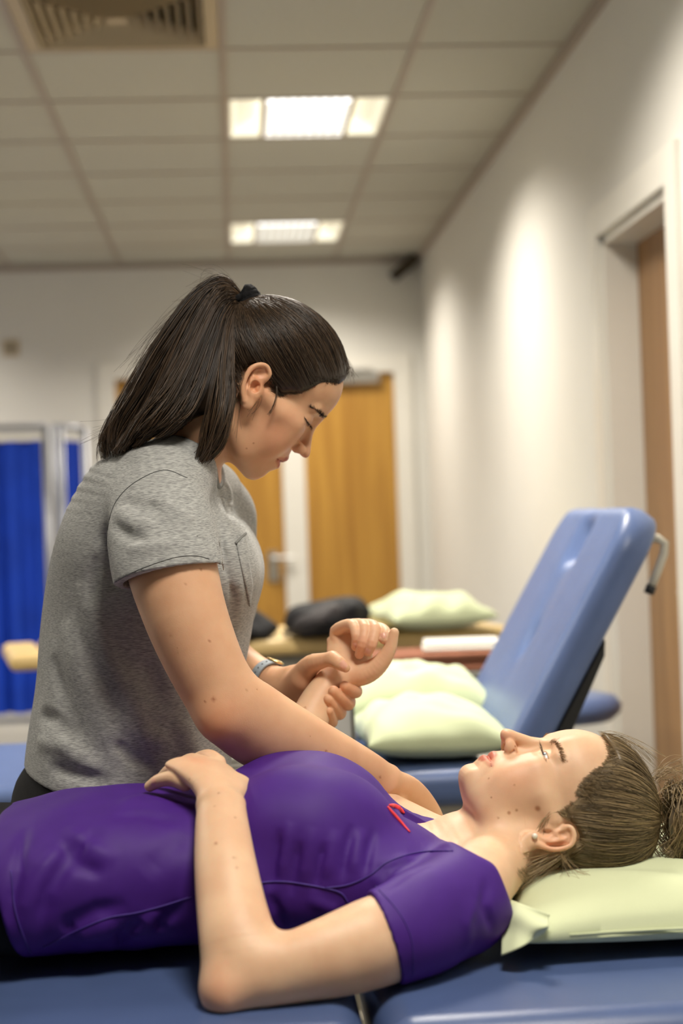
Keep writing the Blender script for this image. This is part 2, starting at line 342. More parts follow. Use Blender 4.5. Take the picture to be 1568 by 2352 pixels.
def curtain(xa, ya, xb, yb, z0, z1, folds, amp, name, mat):
    n = folds*10; m = 8; V = []; Q = []
    for side in (0, 1):
        for j in range(m+1):
            for i in range(n+1):
                t = i/n; ph = 2*math.pi*folds*t
                q = amp*(math.sin(ph+0.5*math.sin(3.1*t*folds))+0.35*math.sin(2.3*ph+1.3))*(0.7+0.5*j/m)
                dx, dy = xb-xa, yb-ya; L_ = math.hypot(dx, dy)
                V.append((xa+dx*t-dy/L_*(q+side*0.004), ya+dy*t+dx/L_*(q+side*0.004), z1+(z0-z1)*j/m))
        b = side*(n+1)*(m+1)
        for j in range(m):
            for i in range(n):
                f = (b+j*(n+1)+i, b+j*(n+1)+i+1, b+(j+1)*(n+1)+i+1, b+(j+1)*(n+1)+i); Q.append(f if side else f[::-1])
    return link(name, np_mesh(name, V, Q), mat, o, True)
curtain(xL_+0.03, SY+0.015, xA-0.02, SY+0.015, zbot, zct, 14, 0.02, 'curtain', MAT['curtain'])
curtain(xA+0.05, SY+0.07, xB-0.02, SY+0.24, zbot+0.03, zct, 4, 0.012, 'curtain', MAT['curtain'])
MB().box((xL_+0.03, SY-0.004, zct), (xA-0.02, SY+0.004, ztop-0.04)).build('header_band', MAT['white'], o)

# ---- beige plinth in the mid distance
def slab(name, lo, hi, r, mat, parent, R=None, c=(0, 0, 0), seg=5):
    return MB().box(lo, hi, R, c).build(name, mat, parent, bevel=r, seg=seg)
PYc = 4.95; pz = at(600, 1480, 4.62)[2]
a0 = at(40, 1525, 4.62); a1 = at(1150, 1440, 4.9)
yawp = math.atan2(a1[1]-a0[1], a1[0]-a0[0]); 
Lp = math.hypot(a1[0]-a0[0], a1[1]-a0[1])
Rz = Matrix.Rotation(yawp, 3, 'Z'); pc = ((a0[0]+a1[0])/2-0.3*math.sin(yawp), (a0[1]+a1[1])/2+0.3*math.cos(yawp), 0)
o = empty('treatment_couch', (pc[0], pc[1], 0)); tag(o, 'beige topped treatment couch holding black bag and green pillow', 'couch', 'treatment couches')
slab('mattress', (-Lp/2+0.1, -0.3, pz-0.05), (Lp/2+0.05, 0.3, pz), 0.02, MAT['beige'], o, Rz, pc)
slab('mattress_end', (-Lp/2-0.02, -0.26, pz-0.056), (-Lp/2+0.09, 0.26, pz-0.006), 0.022, MAT['beige'], o, Rz, pc)
slab('frame', (-Lp/2+0.12, -0.27, pz-0.11), (Lp/2+0.03, 0.27, pz-0.05), 0.006, MAT['greymetal'], o, Rz, pc)
for sx in (-1, 1):
    for sy in (-1, 1): slab('leg', (sx*Lp*0.36-0.025, sy*0.22-0.025, 0.0), (sx*Lp*0.36+0.025, sy*0.22+0.025, pz-0.11), 0.004, MAT['greymetal'], o, Rz, pc)
slab('base_bar', (-Lp*0.4, -0.03, 0.05), (Lp*0.4, 0.03, 0.1), 0.004, MAT['black'], o, Rz, pc)
# ---- pillows
def pillow(name, c, L, W, H, rz=0.0, tilt=(0, 0), mat='green', seed=0, n=56, wr=0.006, flap=0.0, sag=None, ry=0.0, bot=0.25):
    rg = np.random.default_rng(seed)
    t = np.linspace(-1, 1, n+1); U, V = np.meshgrid(t, t, indexing='ij')
    U = np.sign(U)*np.abs(U)**0.85; V = np.sign(V)*np.abs(V)**0.85
    base = np.clip((1-np.abs(U)**2.6), 0, 1)**0.5*np.clip((1-np.abs(V)**2.6), 0, 1)**0.5
    X = L/2*U*(1-0.06*(1-V**2)*np.abs(U)); Y = W/2*V*(1-0.06*(1-U**2)*np.abs(V))
    wrk = np.zeros_like(U)
    for i in range(14):
        a = rg.uniform(0, math.pi); fq = rg.uniform(1.5, 5); ph = rg.uniform(0, 6.3); m2 = np.exp(-((U-rg.uniform(-1, 1))**2+(V-rg.uniform(-1, 1))**2)/rg.uniform(.2, .7))
        wrk += m2*np.sin(fq*math.pi*(U*math.cos(a)+V*math.sin(a))+ph)
    wrk *= wr*np.clip(base*1.6, 0, 1)
    edge = np.maximum(np.abs(U), np.abs(V))
    drp = np.clip((edge-0.75)/0.25, 0, 1)
    top = H*(1-bot)*base+wrk; bottom = -H*bot*base
    if sag is not None:
        su, sv, sr, sd = sag; top = top-sd*np.exp(-(((U-su)/sr)**2+((V-sv)/sr)**2))
    zz = H*bot
    P1 = np.stack([X, Y, zz+top], -1).reshape(-1, 3); P2 = np.stack([X, Y, zz+bottom], -1).reshape(-1, 3)
    P = np.concatenate([P1, P2]); m = n+1; Q = []
    idx = np.arange(m*m).reshape(m, m)
    q1 = np.stack([idx[:-1, :-1], idx[1:, :-1], idx[1:, 1:], idx[:-1, 1:]], -1).reshape(-1, 4)
    q2 = q1[:, ::-1]+m*m
    Q = np.concatenate([q1, q2])
    R = np.array(Matrix.Rotation(rz, 3, 'Z') @ Matrix.Rotation(ry, 3, 'Y') @ Matrix.Rotation(tilt[0], 3, 'X'))
    P = P@R.T+np.array(c)
    me = np_mesh(name, P, Q)
    bm = bmesh.new(); bm.from_mesh(me); bmesh.ops.remove_doubles(bm, verts=bm.verts, dist=0.0006); bm.to_mesh(me); bm.free()
    return me
def pillow_obj(label, c, L, W, H, group='green pillows', **kw):
    mat = MAT[kw.pop('mat', 'green')]
    seam = kw.pop('seam', True)
    o = empty('pillow', c); tag(o, label, 'pillow', group)
    me = pillow('cover', c, L, W, H, **kw); ob = link('cover', me, mat, o, True)
    return o
# far pillow and bag on the beige couch
pc2 = at(985, 1450, 4.95)
pillow_obj('plump pale green pillow on beige couch by the right wall', (pc2[0], 5.0, pz), 0.34, 0.42, 0.115, rz=yawp, mat='green2', seed=3, wr=0.005, bot=.35)
# black bag (rucksack) : rounded body + flap + strap, with dark mesh panel
ob = empty('rucksack', (at(740, 1470, 4.85)[0], 4.85, pz)); tag(ob, 'black rucksack with grey mesh back lying on beige couch', 'bag')
def blob(name, c, r, mat, parent, e=2.6, R=None, seg=40, rings=26, bump=0.0, seed=0):
    vs = []; rg = np.random.default_rng(seed); ph = rg.uniform(0, 6, 6)
    for i in range(rings+1):
        a = -math.pi/2+math.pi*i/rings
        for k in range(seg):
            b = 2*math.pi*k/seg
            sg = lambda v, p: math.copysign(abs(v)**p, v)
            p = np.array([sg(math.cos(a), 2/e)*sg(math.cos(b), 2/e), sg(math.cos(a), 2/e)*sg(math.sin(b), 2/e), sg(math.sin(a), 2/e)])
            p = p*(1+bump*(math.sin(5*p[0]+ph[0])*math.sin(4*p[2]+ph[1])+0.6*math.sin(9*p[1]+6*p[0]+ph[2])))
            p = p*np.array(r)
            if R is not None: p = np.array(R)@p
            vs.append(p+np.array(c))
    fs = [(i*seg+k, i*seg+(k+1) % seg, (i+1)*seg+(k+1) % seg, (i+1)*seg+k) for i in range(rings) for k in range(seg)]
    b = MB().add(vs, fs).build(name, mat, parent, smooth=True); return b
bx = at(740, 1470, 4.85)[0]
blob('body', (bx+0.02, 4.88, pz+0.055), (0.13, 0.17, 0.055), MAT['blackcloth'], ob, 2.3, R=Matrix.Rotation(-0.12, 3, 'Y'), bump=0.09, seed=2)
blob('mesh_panel', (bx-0.015, 4.78, pz+0.058), (0.085, 0.09, 0.036), MAT['mesh'], ob, 2.2, R=Matrix.Rotation(-0.35, 3, 'Y'), bump=0.04, seed=5)
MB().tube([(bx-0.12, 4.8, pz+0.02), (bx-0.05, 4.74, pz+0.03), (bx+0.05, 4.72, pz+0.025), (bx+0.12, 4.78, pz+0.02)], 0.008, 8).build('strap', MAT['black'], ob, smooth=True)
ob = empty('jacket', (at(600, 1470, 4.8)[0], 4.85, pz)); tag(ob, 'black jacket heaped on beige couch beside the rucksack', 'jacket')
jx = at(575, 1470, 4.85)[0]-0.06
blob('body', (jx, 4.9, pz+0.055), (0.14, 0.17, 0.055), MAT['blackcloth'], ob, 2.2, R=Matrix.Rotation(0.3, 3, 'Y'), bump=0.13, seed=8)
blob('sleeve', (jx-0.02, 4.85, pz+0.10), (0.13, 0.07, 0.05), MAT['blackcloth'], ob, 2.2, R=Matrix.Rotation(0.75, 3, 'Y'), bump=0.12, seed=9)

# ---- blue couch with raised back (behind the therapist)
CY0, CY1, CZ = 2.93, 3.57, 0.735
hx0, hz0 = 0.50, CZ
o = empty('treatment_couch', (0.0, (CY0+CY1)/2, 0)); tag(o, 'blue treatment couch with its back section raised', 'couch', 'treatment couches')
slab('seat', (-1.35, CY0, CZ-0.075), (hx0-0.02, CY1, CZ), 0.034, MAT['vinyl2'], o, seg=6)
ang = math.atan2(1.185-0.735, 0.775-0.515); Lb = 0.56
# back cushion as a grid so that the breathing slot can be pressed in
def back_cushion():
    nu, nv = 60, 60; th = 0.075
    rad = 0.10
    def outline(u, v):      # rounded top corners
        return u, v
    V = []; Q = []
    W_ = CY1-CY0
    for side in (0, 1):
        for i in range(nu+1):
            for j in range(nv+1):
                u = i/nu; v = j/nv
                x = u*Lb; y = (v-0.5)*W_
                # squeeze to rounded corners at the top
                ex = max(0, x-(Lb-rad)); lim = W_/2-rad+math.sqrt(max(rad*rad-ex*ex, 1e-8)); y = y*lim/(W_/2)
                eu = min(u, 1-u)*Lb; ev = min(v, 1-v)*W_*lim/(W_/2); e = min(eu, ev, 0.036)
                e2 = math.sqrt(max(0, 1-(1-e/0.036)**2)); hgt = th*0.5*e2
                z = hgt if side == 0 else -hgt
                if side == 0:
                    s = (x-0.10)/(Lb-0.2); c = math.exp(-((y/0.028)**4))
                    dip = 0.020*math.exp(-(((x-Lb*0.83)/0.05)**4))*math.exp(-((y/0.05)**4))+0.016*math.exp(-(((x-Lb*0.43)/0.035)**2))*math.exp(-((y/0.022)**2))+0.006*math.exp(-(((x-Lb*0.62)/0.2)**4))*math.exp(-((y/0.055)**2))
                    z -= dip
                V.append((x, y, z))
        b = side*(nu+1)*(nv+1)
        for i in range(nu):
            for j in range(nv):
                f = (b+i*(nv+1)+j, b+(i+1)*(nv+1)+j, b+(i+1)*(nv+1)+j+1, b+i*(nv+1)+j+1); Q.append(f if side == 0 else f[::-1])
    V = np.array(V); ca, sa = math.cos(ang), math.sin(ang)
    X = hx0+0.015+V[:, 0]*ca-V[:, 2]*sa; Z = hz0-0.01+V[:, 0]*sa+V[:, 2]*ca
    P = np.stack([X, V[:, 1]+(CY0+CY1)/2, Z], -1)
    me = np_mesh('back', P, np.array(Q)); bm = bmesh.new(); bm.from_mesh(me); bmesh.ops.remove_doubles(bm, verts=bm.verts, dist=0.0005); bmesh.ops.recalc_face_normals(bm, faces=bm.faces); bm.to_mesh(me); bm.free()
    return me
link('back', back_cushion(), MAT['vinyl2'], o, True)
ca, sa = math.cos(ang), math.sin(ang); nb = (sa, 0, -ca); ab = (ca, 0, sa)
def bk(u, y, t): return (hx0+0.015+ca*u+sa*t, y, hz0-0.01+sa*u-ca*t)
p = MB(); q = [bk(0.0, CY0+0.03, 0.04), bk(0.30, CY0+0.03, 0.04), bk(0.30, CY1-0.03, 0.04), bk(0.0, CY1-0.03, 0.04), bk(0.0, CY0+0.03, 0.075), bk(0.27, CY0+0.03, 0.055), bk(0.27, CY1-0.03, 0.055), bk(0.0, CY1-0.03, 0.075)]
p.add(q, [(0, 1, 2, 3), (4, 7, 6, 5), (0, 4, 5, 1), (1, 5, 6, 2), (2, 6, 7, 3), (3, 7, 4, 0)]).build('back_board', MAT['black'], o, bevel=0.004)
hp = [at(1470, 1240, CY0+0.1), at(1510, 1236, CY0+0.1), at(1526, 1248, CY0+0.1), at(1524, 1272, CY0+0.1), at(1510, 1310, CY0+0.1), at(1493, 1352, CY0+0.1)]
hnd = MB().tube(hp, 0.0085, 12).build('handle', MAT['cream'], o, smooth=True)
MB().tube([at(1496, 1345, CY0+0.1), at(1489, 1364, CY0+0.1)], 0.0105, 12).build('tip', MAT['black'], hnd, smooth=True)
slab('frame', (-1.25, CY0+0.05, CZ-0.14), (hx0+0.02, CY1-0.05, CZ-0.078), 0.005, MAT['cream'], o)
for x in (-0.95, 0.25):
    for y in (CY0+0.09, CY1-0.09):
        l = slab('leg', (x-0.025, y-0.025, 0.09), (x+0.025, y+0.025, CZ-0.14), 0.004, MAT['cream'], o)
        MB().lathe([(0.04, 0), (0.045, 0.02), (0.04, 0.07), (0.015, 0.09)], c=(x, y, 0)).build('castor', MAT['black'], l, smooth=True)
slab('base_bar', (-1.0, (CY0+CY1)/2-0.03, 0.12), (0.3, (CY0+CY1)/2+0.03, 0.18), 0.005, MAT['cream'], o)

# pillows, cloths and box on the blue couch
c_ = at(960, 1700, 3.12)
pillow_obj('flat pale green pillow at the front of the blue couch', ((at(814, 1680, 3.1)[0]+at(1142, 1690, 3.1)[0])/2+0.006, 3.13, CZ+0.001), at(1142, 1690, 3.1)[0]-at(814, 1680, 3.1)[0], 0.37, 0.112, rz=0.03, mat='green2', seed=21, wr=0.0045, bot=0.35, ry=0.03)
pillow_obj('pale cream green pillow behind the front one on the blue couch', (at(965, 1600, 3.42)[0]-0.02, 3.44, CZ+0.002), 0.36, 0.22, 0.15, rz=0.02, mat='green2', seed=33, wr=0.004, bot=0.3)
ob = empty('blanket', (at(1000, 1530, 3.75)[0], 3.76, 0)); 
# low trolley behind the couch carries the folded blanket and towel
tx = at(985, 1530, 3.8)[0]; tz = at(1010, 1545, 3.72)[2]
bpy.data.objects.remove(ob)
ob = empty('trolley', (tx, 3.82, 0)); tag(ob, 'grey metal trolley standing between the two far couches', 'trolley')
slab('top_shelf', (tx-0.2, 3.70, tz-0.02), (tx+0.2, 3.96, tz), 0.004, MAT['greymetal'], ob)
slab('bottom_shelf', (tx-0.2, 3.70, 0.2), (tx+0.2, 3.96, 0.22), 0.004, MAT['greymetal'], ob)
for sx in (-1, 1):
    for y in (3.71, 3.95): MB().tube([(tx+sx*0.19, y, 0.0), (tx+sx*0.19, y, tz)], 0.01, 10).build('leg', MAT['chrome'], ob, smooth=True)
def folded(name, label, cat, c, L, W, h, layers, mat, rz=0, group=None):
    e = empty(name, c); tag(e, label, cat, group)
    for i in range(layers):
        a = h/layers; z0 = c[2]+a*i
        slab('fold', (-L/2+0.004*((i*7) % 3), -W/2+0.003*((i*5) % 3), z0), (L/2-0.003*((i*3) % 4), W/2, z0+a*0.97), a*0.45, mat, e, Matrix.Rotation(rz+0.01*((i*3) % 2), 3, 'Z'), (c[0], c[1], 0), seg=4)
    return e
folded('blanket', 'folded brown blanket on the trolley behind the green pillows', 'blanket', (tx+0.0, 3.82, tz), 0.34, 0.22, 0.045, 3, MAT['brown'], 0.06)
folded('towel', 'folded white towel on top of the brown blanket', 'towel', (tx+0.09, 3.84, tz+0.045), 0.2, 0.16, 0.022, 2, MAT['white'], -0.1)
ob = empty('box_file', (at(782, 1720, 2.98)[0], 3.02, CZ)); tag(ob, 'white box file with dark edge beside the green pillows', 'box file')
x0 = at(745, 1680, 2.98)[0]; x1 = at(806, 1680, 2.98)[0]; zt = at(790, 1622, 2.98)[2]
slab('body', (x0, 2.96, CZ), (x1, 3.1, zt), 0.003, MAT['card'], ob)
slab('spine', (x1, 2.955, CZ), (x1+0.006, 3.105, zt+0.004), 0.002, MAT['greymetal'], ob)
ob = folded('towel', 'white towel folded on the blue couch behind the patient', 'towel', (at(585, 1790, 2.97)[0], 3.05, CZ), 0.16, 0.2, 0.04, 3, MAT['white'], 0.1)
tcx = at(550, 1745, 3.05)[0]
ob = empty('cloth_bundle', (tcx, 3.2, CZ)); tag(ob, 'turquoise cloth bundle on the blue couch behind the therapist', 'cloth')
blob('bundle', (tcx, 3.22, CZ+0.035), (0.05, 0.06, 0.035), MAT['teal'], ob, 2.2, bump=0.12, seed=3)
blob('tail', (tcx+0.045, 3.18, CZ+0.012), (0.04, 0.02, 0.012), MAT['teal'], ob, 2.2, bump=0.12, seed=4)
# stool
sx_, sz_ = at(1315, 1612, 4.15)[0], at(1315, 1600, 4.15)[2]
ob = empty('stool', (sx_, 4.22, 0)); tag(ob, 'round blue padded stool beyond the raised couch back', 'stool')
MB().lathe([(0.001, sz_-0.07), (0.15, sz_-0.068), (0.17, sz_-0.05), (0.175, sz_-0.03), (0.16, sz_-0.008), (0.12, sz_), (0.001, sz_+0.004)], c=(sx_-0.03, 4.22, 0), seg=40).build('seat', MAT['vinyl2'], ob, smooth=True)
MB().lathe([(0.025, 0.1), (0.025, sz_-0.07)], c=(sx_-0.03, 4.22, 0), seg=16).build('column', MAT['chrome'], ob, smooth=True)
for k in range(5):
    a = 2*math.pi*k/5+0.3; e_ = (sx_-0.03+0.24*math.cos(a), 4.22+0.24*math.sin(a))
    lg = MB().tube([(sx_-0.03, 4.22, 0.11), (e_[0], e_[1], 0.075)], [0.02, 0.014], 8).build('leg', MAT['chrome'], ob, smooth=True)
    MB().sphere((e_[0], e_[1], 0.032), 0.03, 10, 8).build('castor', MAT['black'], lg, smooth=True)

# ---- the near couch the patient lies on
TZ = 0.71; TY0, TY1 = 1.545, 2.105
gx = at(851, 2300, 1.6)[0]
o = empty('treatment_couch', (0, (TY0+TY1)/2, 0)); tag(o, 'blue vinyl treatment couch the patient lies on, nearest the camera', 'couch', 'treatment couches')
slab('mattress', (-1.45, TY0, TZ-0.085), (gx-0.004, TY1, TZ), 0.040, MAT['vinyl'], o, seg=9)
slab('head_section', (gx+0.004, TY0, TZ-0.085), (0.95, TY1, TZ), 0.040, MAT['vinyl'], o, seg=9)
slab('frame', (-1.40, TY0+0.06, TZ-0.135), (gx-0.02, TY1-0.06, TZ-0.088), 0.005, MAT['cream'], o)
slab('head_frame', (gx+0.02, TY0+0.06, TZ-0.135), (0.9, TY1-0.06, TZ-0.088), 0.005, MAT['cream'], o)
slab('hinge', (gx-0.025, TY0+0.02, TZ-0.088), (gx+0.025, TY0+0.06, TZ-0.062), 0.003, MAT['cream'], o)
for x in (-1.1, 0.05):
    for y in (TY0+0.1, TY1-0.1):
        l = slab('leg', (x-0.025, y-0.025, 0.09), (x+0.025, y+0.025, TZ-0.125), 0.004, MAT['cream'], o)
        MB().lathe([(0.04, 0), (0.045, 0.02), (0.04, 0.07), (0.015, 0.09)], c=(x, y, 0)).build('castor', MAT['black'], l, smooth=True)
slab('base_bar', (-1.15, (TY0+TY1)/2-0.03, 0.14), (0.1, (TY0+TY1)/2+0.03, 0.2), 0.005, MAT['cream'], o)
# ================================================================ IMPLICIT-SURFACE MODELLING (bodies, clothes)
f32 = np.float32
from concurrent.futures import ThreadPoolExecutor
POOL = ThreadPoolExecutor(4)
def A3(*p): return np.array(p, dtype=np.float64)
def nrm(v): v = np.asarray(v, float); return v/np.linalg.norm(v)
def near_segs(P, c, slack=0.0):
    """segments of polyline c that can be nearest to any point of the cluster P"""
    if len(c) < 5: return range(len(c)-1)
    lo, hi = P.min(0), P.max(0); m = (lo+hi)/2; R = float(np.linalg.norm(hi-lo))/2
    a, b = c[:-1], c[1:]; ba = b-a; t = np.clip(((m-a)*ba).sum(1)/((ba*ba).sum(1)+1e-12), 0, 1); d = np.linalg.norm(m-a-t[:, None]*ba, axis=1)
    return np.nonzero(d <= d.min()+2*R+slack)[0]
class Field:
    def __init__(s): s.ops = []
    def add(s, fn, lo, hi, k=0.01, mode='u'):
        s.ops.append((fn, np.asarray(lo, f32)-k-0.004, np.asarray(hi, f32)+k+0.004, f32(k), mode)); return s
    # ---- primitives
    def rc(s, a, b, ra, rb, k=0.01, mode='u'):
        a = np.asarray(a, f32); b = np.asarray(b, f32); ba = b-a; L2 = max(float(ba@ba), 1e-12)
        def fn(P):
            q = P-a; t = np.clip(q@ba/f32(L2), 0, 1); q = q-t[:, None]*ba
            return np.sqrt(np.einsum('ij,ij->i', q, q))-(f32(ra)+(f32(rb-ra))*t)
        m = max(ra, rb); return s.add(fn, np.minimum(a, b)-m, np.maximum(a, b)+m, k, mode)
    def chain(s, pts, rad, k=0.01, mode='u', sub=0):
        pts = [np.asarray(p, float) for p in pts]; rad = list(rad)
        if sub: pts, rad = spl(pts, sub), list(spl(np.array(rad)[:, None], sub)[:, 0])
        a = np.asarray(pts, f32); r = np.asarray(rad, f32)
        def fn(P):
            d = None
            for i in near_segs(P, a, float(r.max()-r.min())):
                ba = a[i+1]-a[i]; L2 = max(float(ba@ba), 1e-12); q = P-a[i]; t = np.clip(q@ba/f32(L2), 0, 1); q = q-t[:, None]*ba
                e = np.sqrt(np.einsum('ij,ij->i', q, q))-(r[i]+(r[i+1]-r[i])*t); d = e if d is None else np.minimum(d, e)
            return d
        m = r.max(); return s.add(fn, a.min(0)-m, a.max(0)+m, k, mode)
    def ell(s, c, r, R=None, k=0.01, mode='u'):
        c = np.asarray(c, f32); r = np.broadcast_to(np.asarray(r, f32), (3,)); Rm = None if R is None else np.asarray(R, f32)   # rows = axes
        def fn(P):
            q = P-c
            if Rm is not None: q = q@Rm.T
            a = q/r; k0 = np.sqrt(np.einsum('ij,ij->i', a, a)); b = a/r; k1 = np.sqrt(np.einsum('ij,ij->i', b, b))+f32(1e-9)
            return np.where(k0 < 0.05, -r.min(), k0*(k0-1)/k1)
        ext = r if Rm is None else np.sqrt(((Rm*r[:, None])**2).sum(0))
        return s.add(fn, c-ext, c+ext, k, mode)
    def plane(s, p0, n, lo, hi, k=0.002, mode='i'):
        p0 = np.asarray(p0, f32); n = np.asarray(nrm(n), f32)
        return s.add(lambda P: (P-p0)@n, lo, hi, k, mode)
    def loft(s, nodes, front, k=0.01, mode='u', sub=5, n=2.0, cap=0.6, grow=0.0):
        """nodes: (centre, half width across, extent front, extent back)"""
        C = np.array([x[0] for x in nodes], float); W = np.array([[x[1], x[2], x[3]] for x in nodes], float)+grow
        fr = np.array(front, float); fr = np.broadcast_to(fr, C.shape) if fr.ndim == 1 else fr
        C2 = spl(C, sub); W2 = spl(W, sub); FR = spl(fr, sub)
        T = np.gradient(C2, axis=0); T /= np.linalg.norm(T, axis=1)[:, None]
        Nn = FR-T*np.einsum('ij,ij->i', FR, T)[:, None]; Nn /= np.linalg.norm(Nn, axis=1)[:, None]; S = np.cross(Nn, T)
        c, ww, t_, n_, s_ = [x.astype(f32) for x in (C2, W2, T, Nn, S)]
        capr = f32(cap)
        def fn(P):
            best = np.full(len(P), 1e9, f32); bi = np.zeros(len(P), np.int32); bt = np.zeros(len(P), f32)
            for i in near_segs(P, c):
                ba = c[i+1]-c[i]; L2 = max(float(ba@ba), 1e-12); q = P-c[i]; t = np.clip(q@ba/f32(L2), 0, 1); q = q-t[:, None]*ba
                d = np.einsum('ij,ij->i', q, q); m = d < best; best[m] = d[m]; bi[m] = i; bt[m] = t[m]
            t = bt[:, None]; g = lambda a: a[bi]*(1-t)+a[bi+1]*t
            cc, w3, tt, nn, ss = g(c), g(ww), g(t_), g(n_), g(s_)
            q = P-cc; u = np.einsum('ij,ij->i', q, ss)/w3[:, 0]; v = np.einsum('ij,ij->i', q, nn); v = v/np.where(v > 0, w3[:, 1], w3[:, 2])
            mn = np.minimum(w3[:, 0], np.minimum(w3[:, 1], w3[:, 2]))
            h = np.einsum('ij,ij->i', q, tt)/(capr*mn)
            if n == 2.0: k0 = np.sqrt(u*u+v*v+h*h)
            else: k0 = np.sqrt((np.abs(u)**n+np.abs(v)**n)**(2/n)+h*h)
            e = np.where(v > 0, w3[:, 1], w3[:, 2])
            gr = np.sqrt((u/w3[:, 0])**2+(v/e)**2+(h/(capr*mn))**2)+f32(1e-6)
            return np.where(k0 < 0.1, -mn*0.9, k0*(k0-1)/gr)
        m = W.max(); return s.add(fn, C2.min(0)-m, C2.max(0)+m, k, mode)
    def poly(s, frame, pts, lo, hi, k=0.004, mode='i'):
        """extruded polygon in a frame's (x,z) plane (mm)"""
        pg = np.asarray(pts, f32)
        def fn(P):
            q = frame.inv(P); x, z = q[:, 0], q[:, 2]; return polysdf(x, z, pg)*f32(0.001)
        return s.add(fn, lo, hi, k, mode)
    def disp(s, fn, lo, hi): s.ops.append((fn, np.asarray(lo, f32), np.asarray(hi, f32), f32(0), 'd')); return s
    # ---- evaluation
    def comb(s, F, d, k, mode):
        if mode == 'u':
            if k <= 0: return np.minimum(F, d)
            h = np.maximum(k-np.abs(F-d), 0)/k; return np.minimum(F, d)-h*h*k*f32(0.25)
        if mode == 's': d = -d
        if mode in 'si':
            if k <= 0: return np.maximum(F, d)
            h = np.maximum(k-np.abs(F-d), 0)/k; return np.maximum(F, d)+h*h*k*f32(0.25)
        if mode == 'd': return F-d
    def ev(s, P, full=False):
        P = np.asarray(P, f32); Fv = np.full(len(P), 1.0, f32)
        for fn, lo, hi, k, mode in s.ops:
            if full and mode != 'd': Fv = s.comb(Fv, fn(P), k, mode); continue
            if full: continue
            ix = np.nonzero(((P >= lo) & (P <= hi)).all(1))[0]
            if len(ix): Fv[ix] = s.comb(Fv[ix], fn(P[ix]), k, mode)
        return Fv
    def evc(s, P):
        """evaluate scattered points in spatially coherent chunks, culling primitives per chunk"""
        P = np.asarray(P, f32); out = np.empty(len(P), f32); CH = 10000
        def job(i):
            p = P[i:i+CH]; l, u = p.min(0), p.max(0); Fv = np.full(len(p), 1.0, f32)
            for fn, lo, hi, k, mode in s.ops:
                if (l > hi).any() or (u < lo).any(): continue
                m = ((p >= lo) & (p <= hi)).all(1)
                if m.all(): Fv = s.comb(Fv, fn(p), k, mode)
                elif m.any(): Fv[m] = s.comb(Fv[m], fn(p[m]), k, mode)
            out[i:i+CH] = Fv
        list(POOL.map(job, range(0, len(P), CH))); return out
    def grad(s, P, f, e=0.0007):
        G = np.zeros(P.shape, f32)
        for a in range(3):
            D = np.zeros(3, f32); D[a] = e; G[:, a] = (s.evc(P+D)-f)/f32(e)
        return G
    def mesh(s, lo, hi, h, name='m', proj=1):
        lo = np.asarray(lo, float); hi = np.asarray(hi, float); B = 8; bs = B*h
        nb = np.ceil((hi-lo)/bs).astype(int); gi = np.stack(np.meshgrid(*[np.arange(x) for x in nb], indexing='ij'), -1).reshape(-1, 3)
        cen = (lo+(gi+0.5)*bs).astype(f32); no = len(s.ops)
        Dm = np.full((no, len(gi)), 9.0, f32); Fc = np.full(len(gi), 1.0, f32); hd = bs*0.87
        def jobc(o):
            fn, l, u, k, mode = s.ops[o]
            if mode == 'd': return
            pad = bs*2.0
            ix = np.arange(len(gi)) if mode == 'i' else np.nonzero(((cen >= l-pad) & (cen <= u+pad)).all(1))[0]
            if mode == 'i': ix = np.nonzero(((cen >= l) & (cen <= u)).all(1))[0]
            if len(ix): Dm[o, ix] = fn(cen[ix])
        list(POOL.map(jobc, range(no)))
        for o, (fn, l, u, k, mode) in enumerate(s.ops):
            if mode == 'd': continue
            m = Dm[o] < 8.9
            Fc[m] = s.comb(Fc[m], Dm[o][m], k, mode)
        keep = np.nonzero(np.abs(Fc) < hd*1.35)[0]; g5 = gi[keep]; key = np.zeros(len(keep), np.int64)
        for b in range(8):
            for a in range(3): key |= ((g5[:, a] >> b) & 1).astype(np.int64) << (3*b+a)
        keep = keep[np.argsort(key)]; act = gi[keep]; Dm = Dm[:, keep]
        off = np.stack(np.meshgrid(*[np.arange(B)]*3, indexing='ij'), -1).reshape(-1, 3)
        dim = nb*B+1; G = np.full(dim, 1.0, f32)
        offp = np.stack(np.meshgrid(*[np.arange(B+1)]*3, indexing='ij'), -1).reshape(-1, 3).astype(f32)*f32(h)
        n = len(act); Fv = np.full((n, len(offp)), 1.0, f32); blo = (lo+act*bs).astype(f32); bhi = blo+f32(bs)
        use = np.zeros((no, n), bool)
        for o, (fn, l, u, k, mode) in enumerate(s.ops):
            inb = ((blo <= u) & (bhi >= l)).all(1)
            if mode == 'd': use[o] = inb
            elif mode == 'i': use[o] = inb & (Dm[o] > -(hd*1.5+k)) & (Dm[o] < 8.9)
            else: use[o] = inb & (Dm[o] < hd*1.5+k)
        CB = 120
        def job(i):
            j = min(i+CB, n); bl = blo[i:j]; P = bl[:, None, :]+offp[None]; Fl = Fv[i:j]
            for o in np.nonzero(use[:, i:j].any(1))[0]:
                fn, l, u, k, mode = s.ops[o]; sel = np.nonzero(use[o, i:j])[0]; p = P[sel].reshape(-1, 3)
                if mode == 'd':
                    ins = ((p >= l) & (p <= u)).all(1); d = np.zeros(len(p), f32)
                    if ins.any(): d[ins] = fn(p[ins])
                else: d = fn(p)
                Fl[sel] = s.comb(Fl[sel], d.reshape(len(sel), -1), k, mode)
        list(POOL.map(job, range(0, n, CB)))
        offp = np.stack(np.meshgrid(*[np.arange(B+1)]*3, indexing='ij'), -1).reshape(-1, 3)
        ip = act[:, None, :]*B+offp[None]
        G[ip[..., 0], ip[..., 1], ip[..., 2]] = Fv
